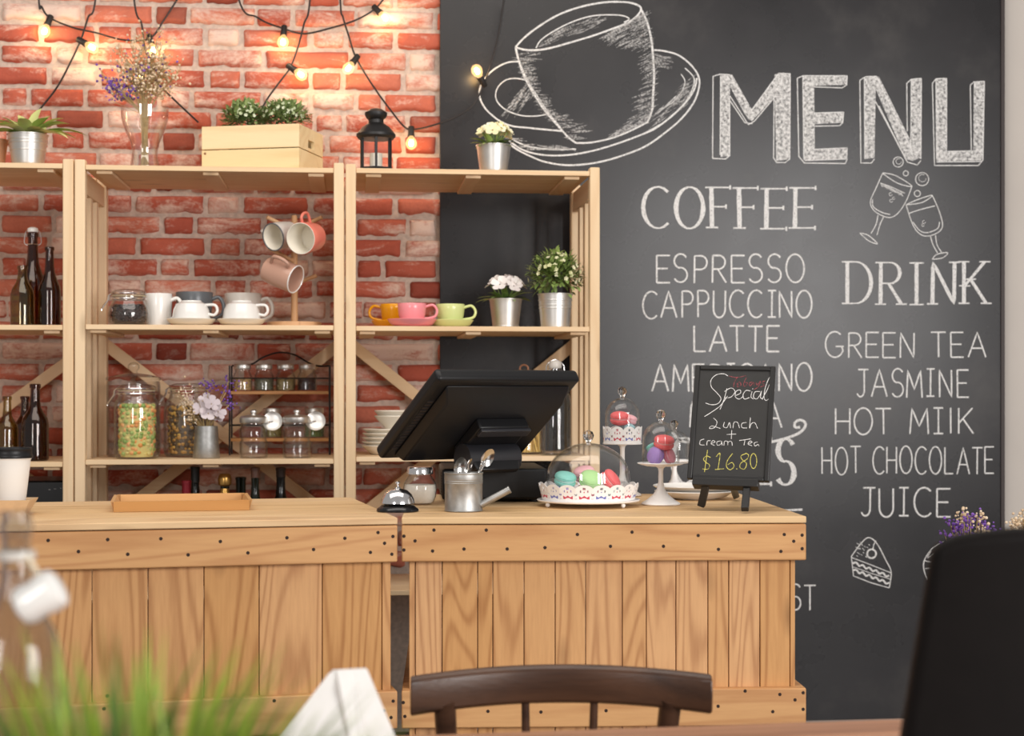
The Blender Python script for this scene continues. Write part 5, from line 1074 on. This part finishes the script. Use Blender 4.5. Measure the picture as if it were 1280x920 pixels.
tall_stand('slim white pedestal cake stand with a plain rim, left of the easel sign', 826, 631, 49.5, 29.5, 24.5, 'small glass dome over four macarons on the front pedestal stand', 23, 54, 6.6,
    [('coral macaron on top under the front small dome', 3, -6, 28, (.05, -.25, 1), 'coral', 12.6), ('purple macaron leaning at the left under the front small dome', -8, -7, 11.5, (-.75, -.55, .35), 'purple', 10.8), ('rose macaron leaning at the right under the front small dome', 10, -3, 11.2, (.80, -.4, .3), 'rose', 9.8), ('teal macaron behind, at the left under the front small dome', -9, 9, 21, (-.4, .2, .8), 'teal', 7.6)], mdl='macarons under the front small dome')
tall_stand('taller white pedestal cake stand with a lace rim beside the shelf post', 778, 620, 66, 24, 24, 'small glass dome on the lace-rimmed pedestal stand', 21.6, 56, 6.2,
    [('coral macaron at the left under the dome of the lace-rimmed pedestal', -4, -5, 30.5, (0, -.2, 1), 'coral', 12), ('pale pink macaron at the right under the dome of the lace-rimmed pedestal', 11, 3, 29, (.3, -.2, .9), 'pink', 8), ('pale blue macaron low at the right in the lace-rimmed pedestal', 7, -8, 17.5, (.2, -.5, .8), 'blue', 7.8), ('rose macaron at the bottom of the lace-rimmed pedestal', -5, -3, 9.2, (0, 0, 1), 'rose', 12)], laced=True, mdl='macarons on the lace-rimmed pedestal')
tall_stand('white pedestal cake stand mostly hidden behind the front pedestal stand', 843, 618, 40, 27, 21, 'small glass dome behind the front small dome, only its knob in view', 19, 40, 5.4, [], mdl='')
# plates behind the easel
p, k = on(868, 623.5); z = ZT_
for i, (R_, lab) in enumerate(((50, 'lower of two white plates behind the easel sign'), (52, 'upper of two white plates behind the easel sign'))):
    m = MB(); m.lathe(K([(0, 0), (R_*.55, 0), (R_*.58, 1), (R_*.8, 3), (R_, 9.5), (R_*.99, 10.6), (R_*.78, 4.6), (R_*.55, 2.4), (0, 2.2)], k), 52); o = m.build('serving_plate', WHT, None, loc=(p.x, p.y, z)); z += 6.6*k; tag(o, lab, 'plate', 'plates behind the easel')
# easel sign
psi, el = R(15), R(20); r_ = RT*cos(psi)-FW*sin(psi)-UP*.02; r_.normalize(); nh = RT*-sin(psi)-FW*cos(psi); u_ = nh*-sin(el)+UP*cos(el); u_ = (u_-r_*u_.dot(r_)).normalized(); n_ = r_.cross(u_)*1.0
if n_.dot(nh) < 0: n_ = -n_
BL = dep(858.5, 598, 3.735); EW, EL = .186, .278; base, k = on(912, 637)
t = thing('easel_sign', 'small black chalkboard easel sign reading Special Lunch Cream Tea on the right counter', 'sign', base)
EM = Matrix.Translation(BL-base) @ Matrix((r_, -n_, u_)).transposed().to_4x4()          # local x right, y into the board, z up its face
def ebox(x0, x1, y0, y1, z0, z1): m = MB(); m.M = EM; m.box(x0, x1, y0, y1, z0, z1); return m
FRB = plain('black_frame', (30, 29, 29), .42)
ebox(.010, EW-.010, .004, .009, .010, EL-.010).build('slate_panel', plain('slate', (40, 39, 38), .5, var=.12, scale=25), t)
for a in ((0, .0115, 0, .013, 0, EL), (EW-.0115, EW, 0, .013, 0, EL), (.0117, EW-.0117, 0, .013, 0, .0115), (.0117, EW-.0117, 0, .013, EL-.0115, EL)): ebox(*a).build('frame_bar', FRB, t, bevel=.002)
ebox(.015, EW-.022, -.014, .022, -.0185, -.0005).build('ledge', FRB, t, bevel=.002)
for (x, px, py) in ((.045, 876.5, 637.5), (EW-.048, 931, 642)):
    a = EM @ Vector((x, .003, -.012)); b_ = onz(px, py, ZC)-base; b_.z = .0085; m = MB(); m.bar(a, b_, .0165, .013, up=tuple(-n_)); m.build('front_leg', FRB, t, bevel=.0015)
a = EM @ Vector((EW*.5, .024, .02)); b_ = onz(920, 625, ZC)-base; b_.z = .0085; m = MB(); m.bar(a, b_, .016, .011, up=tuple(-n_)); m.build('rear_leg', FRB, t, bevel=.0015)
P0 = base+(EM @ Vector((0, .004, 0))); nn_ = n_
def efn(q, lift):
    rr = ray(q.x, q.y); s_ = (P0+nn_*lift-CAMP).dot(nn_)/rr.dot(nn_); w = CAMP+rr*s_-base; return tuple(w)
def E1(L): return [(660+x/3.2, 430+y/3.2) for x, y in L]
def efin(c, name, m): return c.mb.build(name, m, t)
c = Chalk(efn, 1); c.ws = .58
for L in ([(800,128),(782,119),(752,124),(732,145),(734,172),(756,196),(772,218),(760,238),(735,243),(710,236)], [(798,208),(770,246),(735,272),(706,290)], [(796,178),(784,222),(768,262)], [(786,190),(812,176),(828,190),(812,212),(786,216)], [(832,206),(850,196),(848,184),(832,190),(830,212),(846,220),(862,208)], [(890,188),(872,186),(860,204),(866,220),(886,214)], [(896,190),(892,212),(902,220)], [(928,190),(908,192),(902,212),(914,220),(928,204),(934,188),(930,214),(940,220)], [(938,218),(958,180),(974,140),(966,134),(950,172),(944,212),(952,226),(964,218)]):
    c.curve(E1(L), 1.25)
c.stroke(E1([(898,178),(900,181)]), 1.3)
efin(c, 'white_lettering', CHALK)
c = Chalk(efn, 1); c.ws = .58
for L in ([(742,296),(756,312),(746,334),(726,338),(736,328),(770,338)], [(786,312),(782,330),(796,334),(806,314),(810,336)], [(820,336),(824,314),(838,314),(846,336)], [(874,314),(856,318),(856,334),(876,336)], [(890,294),(886,336),(894,318),(908,316),(918,338)], [(705,380),(690,386),(688,402),(706,404)], [(715,405),(718,388),(730,387)], [(732,398),(748,392),(740,386),(732,398),(746,406)], [(770,388),(756,392),(758,405),(772,400),(774,388),(777,406)], [(784,406),(786,390),(798,390),(799,405),(801,392),(814,390),(817,406)], [(845,386),(868,383),(892,379)], [(868,383),(864,405)], [(880,400),(896,393),(888,388),(880,400),(896,407)], [(918,392),(905,396),(908,408),(920,402),(924,409)]):
    c.curve(E1(L), 1.15)
c.stroke(E1([(795,362),(832,360)]), 1.2); c.stroke(E1([(815,345),(813,380)]), 1.2); efin(c, 'white_lettering', CHALK)
c = Chalk(efn, 1); c.ws = .58
for L in ([(804,128),(836,134),(872,126)], [(838,132),(826,152),(822,172)], [(834,162),(846,152),(852,164),(838,172),(840,160)], [(874,134),(862,160),(868,170),(878,156),(866,154)], [(900,152),(886,156),(888,168),(902,154),(904,168)], [(912,152),(916,164),(930,148),(920,172),(904,182)], [(948,148),(934,154),(946,164),(930,172)]): c.curve(E1(L), 1.0)
efin(c, 'red_lettering', chalkmat('red_chalk', (180, 84, 92), .3, .6))
c = Chalk(efn, 1); c.ws = .58
for L in ([(730,454),(714,448),(702,460),(712,474),(726,484),(720,500),(698,500)], [(718,424),(712,468),(706,512)], [(752,452),(768,438),(760,500)], [(748,502),(784,499)], [(818,438),(798,466),(794,490),(808,503),(824,490),(816,474),(798,484)], [(872,438),(852,448),(858,464),(874,478),(866,500),(848,494),(852,476),(876,460),(882,444),(870,436)]): c.curve(E1(L), 1.35)
c.stroke(E1(arc(902, 468, 13, 30, 70, 430, 20)), 1.35); c.stroke(E1([(833,499),(837,500)]), 1.8); efin(c, 'yellow_lettering', chalkmat('yellow_chalk', (222, 212, 110), .25, .55))

# ------------------------------------------------------------------ foreground
TZ = .75
def edgept(px, py): q = onz(px, py, TZ); return q
a = edgept(300, 926.0); b_ = edgept(1131, 898.0); d = (b_-a).normalized(); nrm = Vector((d.y, -d.x, 0)); rz = atan2(d.y, d.x); L = 1.12
t = thing('cafe_table', 'brown wooden cafe table whose far edge shows at the bottom of the picture', 'table', (b_.x-d.x*L, b_.y-d.y*L, 0), rz)
m = MB()
for i in range(6): m.box(0, L, -.55+i*.55/6, -.55+(i+1)*.55/6-.0008, TZ-.03, TZ)
m.build('table_top', TAB, t, bevel=.003)
m = MB(); m.lathe([(0, .03), (.04, .03), (.036, .1), (.036, TZ-.05), (.12, TZ-.032), (0, TZ-.032)], 24, (L/2, -.275, 0)); m.build('pedestal', BLKM, t)
m = MB(); m.lathe([(0, 0), (.22, 0), (.22, .012), (.06, .035), (0, .035)], 32, (L/2, -.275, 0)); m.build('base_plate', BLKM, t)
q = dep(150, 800, 1.12); t = thing('cafe_table', 'near wooden cafe table under the grass pot and glass bottle at lower left', 'table', (q.x-.02, q.y, 0), 0)
m = MB()
for i in range(5): m.box(-.36, .34, -.30+i*.12, -.30+(i+1)*.12-.0008, TZ-.03, TZ)
m.build('table_top', TAB, t, bevel=.003)
for x in (-.31, .29):
    for y in (-.25, .25): m = MB(); m.box(x-.02, x+.02, y-.02, y+.02, 0, TZ-.0305); m.build('table_leg', TAB, t, bevel=.003)
# wooden chair facing the photographer, behind the far table
cd = 2.66; c0 = dep(698, 860, cd); rz = -YAW+R(2); k = cd/FPX; t = thing('wooden_chair', 'dark brown wooden chair with a curved top rail before the counter', 'chair', (c0.x, c0.y, 0), rz)
zt = 1.22-(832-490)*k; hw = 183*k; n = 22
def crest(f): return -.075*(f*f)            # the ends of the rail curve towards the photographer
m = MB(); vs = []; fs = []
for i in range(n+1):
    f = -1+2*i/n; x = hw*f; y = crest(f); hgt = 50*k; top = zt+.003*(1-f*f)-.002*f*f
    sec = [(-.013, -hgt+.006), (-.017, -hgt*.5), (-.014, -.008), (-.004, 0), (.008, -.002), (.013, -.012), (.012, -hgt+.008), (.004, -hgt)]
    vs += [(x, y+a, top+b2) for a, b2 in sec]
for i in range(n):
    for j in range(8): fs.append((i*8+j, i*8+(j+1) % 8, (i+1)*8+(j+1) % 8, (i+1)*8+j))
fs += [tuple(range(7, -1, -1)), tuple(n*8+j for j in range(8))]; m.add(vs, fs, smooth=True); m.build('top_rail', WAL, t, bevel=.003)
for px in (556, 835):
    x = (px-698)*k; f = x/hw; m = MB(); m.tube([(x*.93, .03, .43), (x*.97, .02, .6), (x, crest(f), zt-.045)], [.016, .017, .018], 14); m.build('back_post', WAL, t)
for px in (656.5, 743):
    x = (px-698)*k; f = x/hw; m = MB(); m.tube([(x*.9, .035, .44), (x, crest(f)+.004, zt-.045)], [.009, .0065], 12); m.build('spindle', WAL, t)
m = MB(); m.prism([(-.21, .42), (.21, .42), (.21, .455), (-.21, .455)], -.36, .05); m.build('seat', WAL, t, bevel=.012)
for (x, y, sx, sy) in ((-.17, .03, -.03, .06), (.17, .03, .03, .06), (-.17, -.31, -.02, -.03), (.17, -.31, .02, -.03)): m = MB(); m.tube([(x+sx, y+sy, 0), (x, y, .42)], [.014, .019], 14); m.build('leg', WAL, t)
for a, b2 in (((-.185, .06, .2), (-.18, -.325, .2)), ((.185, .06, .2), (.18, -.325, .2)), ((-.183, -.14, .2), (.183, -.14, .2))): m = MB(); m.tube([a, b2], .009, 10); m.build('stretcher', WAL, t)
# black upholstered chair, its back to the photographer
cd = 1.60; k = cd/FPX; c0 = dep(1352, 800, cd); t = thing('upholstered_chair', 'black upholstered chair back cut off by the lower right corner', 'chair', (c0.x, c0.y, 0), -YAW+R(-3))
LEA = plain('black_upholstery', (19, 15, 14), .6, spec=.15, var=.1, scale=30)
zt = 1.22-(668-490)*k; m = MB(); nx, nz = 14, 12; vs = []; fs = []
def backpt(f, g, s_):
    w = .150+.085*(1-g); z = .46+(zt-.46)*g; z += .010*(1-f*f)*g**3 - .010*abs(f)**10*g**6
    return (f*w, s_*(.030-.010*f**4-.006*g)+.10*(.5-g)*.55, z)
for s_ in (-1, 1):
    for j in range(nz+1):
        for i in range(nx+1): vs.append(backpt(-1+2*i/nx, j/nz, s_))
S = (nx+1)*(nz+1); ix = lambda i, j: j*(nx+1)+i
for j in range(nz):
    for i in range(nx): fs += [(ix(i, j), ix(i+1, j), ix(i+1, j+1), ix(i, j+1)), (S+ix(i, j), S+ix(i, j+1), S+ix(i+1, j+1), S+ix(i+1, j))]
for i in range(nx): fs += [(ix(i, 0), S+ix(i, 0), S+ix(i+1, 0), ix(i+1, 0)), (ix(i, nz), ix(i+1, nz), S+ix(i+1, nz), S+ix(i, nz))]
for j in range(nz): fs += [(ix(0, j), ix(0, j+1), S+ix(0, j+1), S+ix(0, j)), (ix(nx, j), S+ix(nx, j), S+ix(nx, j+1), ix(nx, j+1))]
m.add(vs, fs, smooth=True); m.build('backrest', LEA, t, bevel=.010, seg=3)
m = MB(); m.box(-.20, .20, .055, .42, .40, .48); m.build('seat', LEA, t, bevel=.02, seg=3)
for x in (-.17, .17):
    for y in (.04, .38): m = MB(); m.tube([(x*1.05, y, 0), (x, y, .40)], [.013, .019], 12); m.build('leg', WAL, t)
# folded white card on the far table
cd = 1.98; k = cd/FPX; ap = dep(420, 838, cd); bz = TZ+.0006; base = Vector((ap.x, ap.y, bz)); t = thing('folded_napkin', 'white folded napkin standing on the table left of the wooden chair', 'napkin', base)
H_ = ap.z-bz; m = MB(); r2 = random.Random(4)
def sheet(P, th, mt, nm):
    m = MB(); n_ = (P[1]-P[0]).cross(P[3]-P[0]).normalized()*th; m.hexa([p-n_ for p in P]+[p+n_ for p in P]); return m.build(nm, mt, t, bevel=.0012)
NAP = plain('white_linen', (240, 238, 234), .8, var=.03, scale=40)
a0 = Vector((-20*k, 0, H_-1*k)); a1 = Vector((36*k, .02, H_-1*k)); f0 = Vector((-118*k, -.06, 0)); f1 = Vector((-10*k, -.10, 0)); b0 = Vector((96*k, -.02, 0)); b1 = Vector((60*k, .09, 0))
top0 = Vector((0, 0, H_)); top1 = Vector((38*k, .015, H_-2*k))
sheet([f0, f1+Vector((62*k, 0, 0)), top1*.55+top0*.45, top0+Vector((-8*k, 0, -3*k))], .0022, NAP, 'left_fold')
sheet([f1+Vector((40*k, .005, 0)), b0, top1, top0], .0022, NAP, 'right_fold')
sheet([f0+Vector((30*k, .10, 0)), b1+Vector((20*k, .04, 0)), top1+Vector((0, .012, -1*k)), top0+Vector((-4*k, .012, -2*k))], .0022, NAP, 'rear_fold')
# glass bottle with flipped white stopper
cd = 1.28; k = cd/FPX; c0 = dep(20, 700, cd); h = 1.22-(640-490)*k-TZ; hp = h/k; base = Vector((c0.x, c0.y, TZ+.0006)); t = thing('swing_top_bottle', 'blurred clear swing-top bottle with its white stopper flipped open at lower left', 'bottle', base)
m = MB(); m.lathe(K(shell([(0, 0), (56, 0), (60, 3), (61, 12), (61, hp-215), (58, hp-180), (48, hp-150), (34, hp-125), (24, hp-105), (19, hp-85), (18, hp-45), (18, hp-30), (21, hp-28), (21, hp-14), (18, hp-12), (18, hp-2), (17, hp)], 2.2), k), 48); m.build('bottle_glass', SOLIDG, t)
m = MB(); m.lathe(K([(21.3, hp-60), (23.5, hp-60), (24, hp-55), (23.5, hp-49), (21.3, hp-49), (19, hp-50), (19, hp-59), (21.3, hp-60)], k), 32); m.build('neck_collar', LGREY, t)
A_ = Vector((17, -17, hp-55))*k; B2 = Vector((40, -20, hp-92))*k; m = MB(); m.tube([A_, A_.lerp(B2, .5), B2], 3.2*k, 10); m.build('stopper_arm', plain('cream_arm', (226, 212, 186), .5), t)
C_ = Vector((32, -21, hp-106))*k; M_ = Matrix.Rotation(R(60), 3, 'Y'); m = MB(); m.lathe(K([(0, -30), (14, -30), (22, -26), (26, -16), (24, 0), (27, 14), (25, 26), (16, 31), (0, 32)], k), 32, C_, M_); m.build('stopper', WHT, t)
# grass in a pot
cd = 1.02; k = cd/FPX; c0 = dep(160, 900, cd); base = Vector((c0.x, c0.y, TZ+.0006)); t = thing('grass_pot', 'pot of bright green grass blurred in the lower left corner', 'plant', base)
m = MB(); m.lathe([(0, 0), (.052, 0), (.066, .105), (.070, .105), (.070, .12), (.064, .12), (.062, .10), (0, .10)], 36); m.build('pot_body', WHT, t); r2 = random.Random(12)
m = MB(); m.lathe([(0, .1), (.061, .1), (0, .106)], 24); m.build('soil', SOIL, t); m = MB()
for i in range(900):
    a = r2.uniform(0, 6.28); q = .056*sqrt(r2.random()); x, y = q*cos(a), q*sin(a); out = q/.056; L = r2.uniform(.12, .242)*(1-.12*out)
    d = Vector((cos(a)*out*.62+r2.gauss(0, .16), sin(a)*out*.5+r2.gauss(0, .14), 1)).normalized(); leafblade(m, (x, y, .1), d, L, r2.uniform(.006, .012), r2.uniform(.05, .5)*(.4+out), .3, rnd=r2.random(), n=5, tip=False)
m.build('grass_blades', GRASSM, t)
# dried flowers beyond the black chair
cd = 4.30; k = cd/FPX; c0 = dep(1216, 700, cd); SZ = .56
t = thing('side_table', 'small round side table behind the black chair, by the chalkboard', 'table', (c0.x+.075, c0.y, 0))
m = MB(); m.lathe([(0, SZ-.02), (.15, SZ-.02), (.155, SZ-.01), (.15, SZ), (0, SZ)], 40); m.build('table_top', TAB, t)
for a in (30, 150, 270): m = MB(); m.tube([(.13*cos(R(a)), .13*sin(R(a)), 0), (.09*cos(R(a)), .09*sin(R(a)), SZ-.02)], .013, 12); m.build('table_leg', TAB, t)
r2 = random.Random(17)
for (px, py, lab, w, hx, pur) in ((1214, 655, 'purple and cream dried flowers rising behind the black chair top', 30, 37, True), (1283, 650, 'pale dried flowers at the right edge behind the black chair', 22, 30, False)):
    c0 = dep(px, py, cd); vb = Vector((c0.x, c0.y, SZ+.0006)); vh = .15
    v = thing('small_vase', 'white vase hidden behind the black chair, under the %s flowers' % ('purple and cream' if pur else 'pale'), 'vase', vb); m = MB(); m.lathe(shell([(0, 0), (.03, 0), (.038, .03), (.036, .09), (.024, .13), (.027, vh)], .003), 28); m.build('vase_body', WHT, v)
    t = thing('dried_flowers', lab, 'flowers', vb+UP*.004); ms = MB(); mb_ = MB(); mp_ = MB(); top = 1.22-(638-490)*k-SZ
    for i in range(34):
        f = r2.uniform(-1, 1); e = Vector((f*w*k+r2.gauss(0, 2*k), r2.gauss(0, 14)*k, top*r2.uniform(.82, 1.0)-abs(f)*14*k)); ms.tube(smoothpts([(r2.gauss(0, .005), r2.gauss(0, .005), .005), (e.x*.18, e.y*.18, vh), (e.x*.7, e.y*.7, e.z*.8), e], 3), .0009, 4)
        side = pur and (f < -.35 or f > .45 or r2.random() < .12)
        for j in range(11):
            g = e+Vector((r2.gauss(0, 4.2), r2.gauss(0, 4), r2.gauss(-3, 5)))*k; (mp_ if side else mb_).ball(g, r2.uniform(1.0, 2.3)*k, 7, rnd=r2.random())
    ms.build('stems', STEMM, t); tag(mb_.build('cream_blooms', BEIGEF, t), kind='stuff')
    if pur: tag(mp_.build('purple_blooms', PURP, t), kind='stuff')
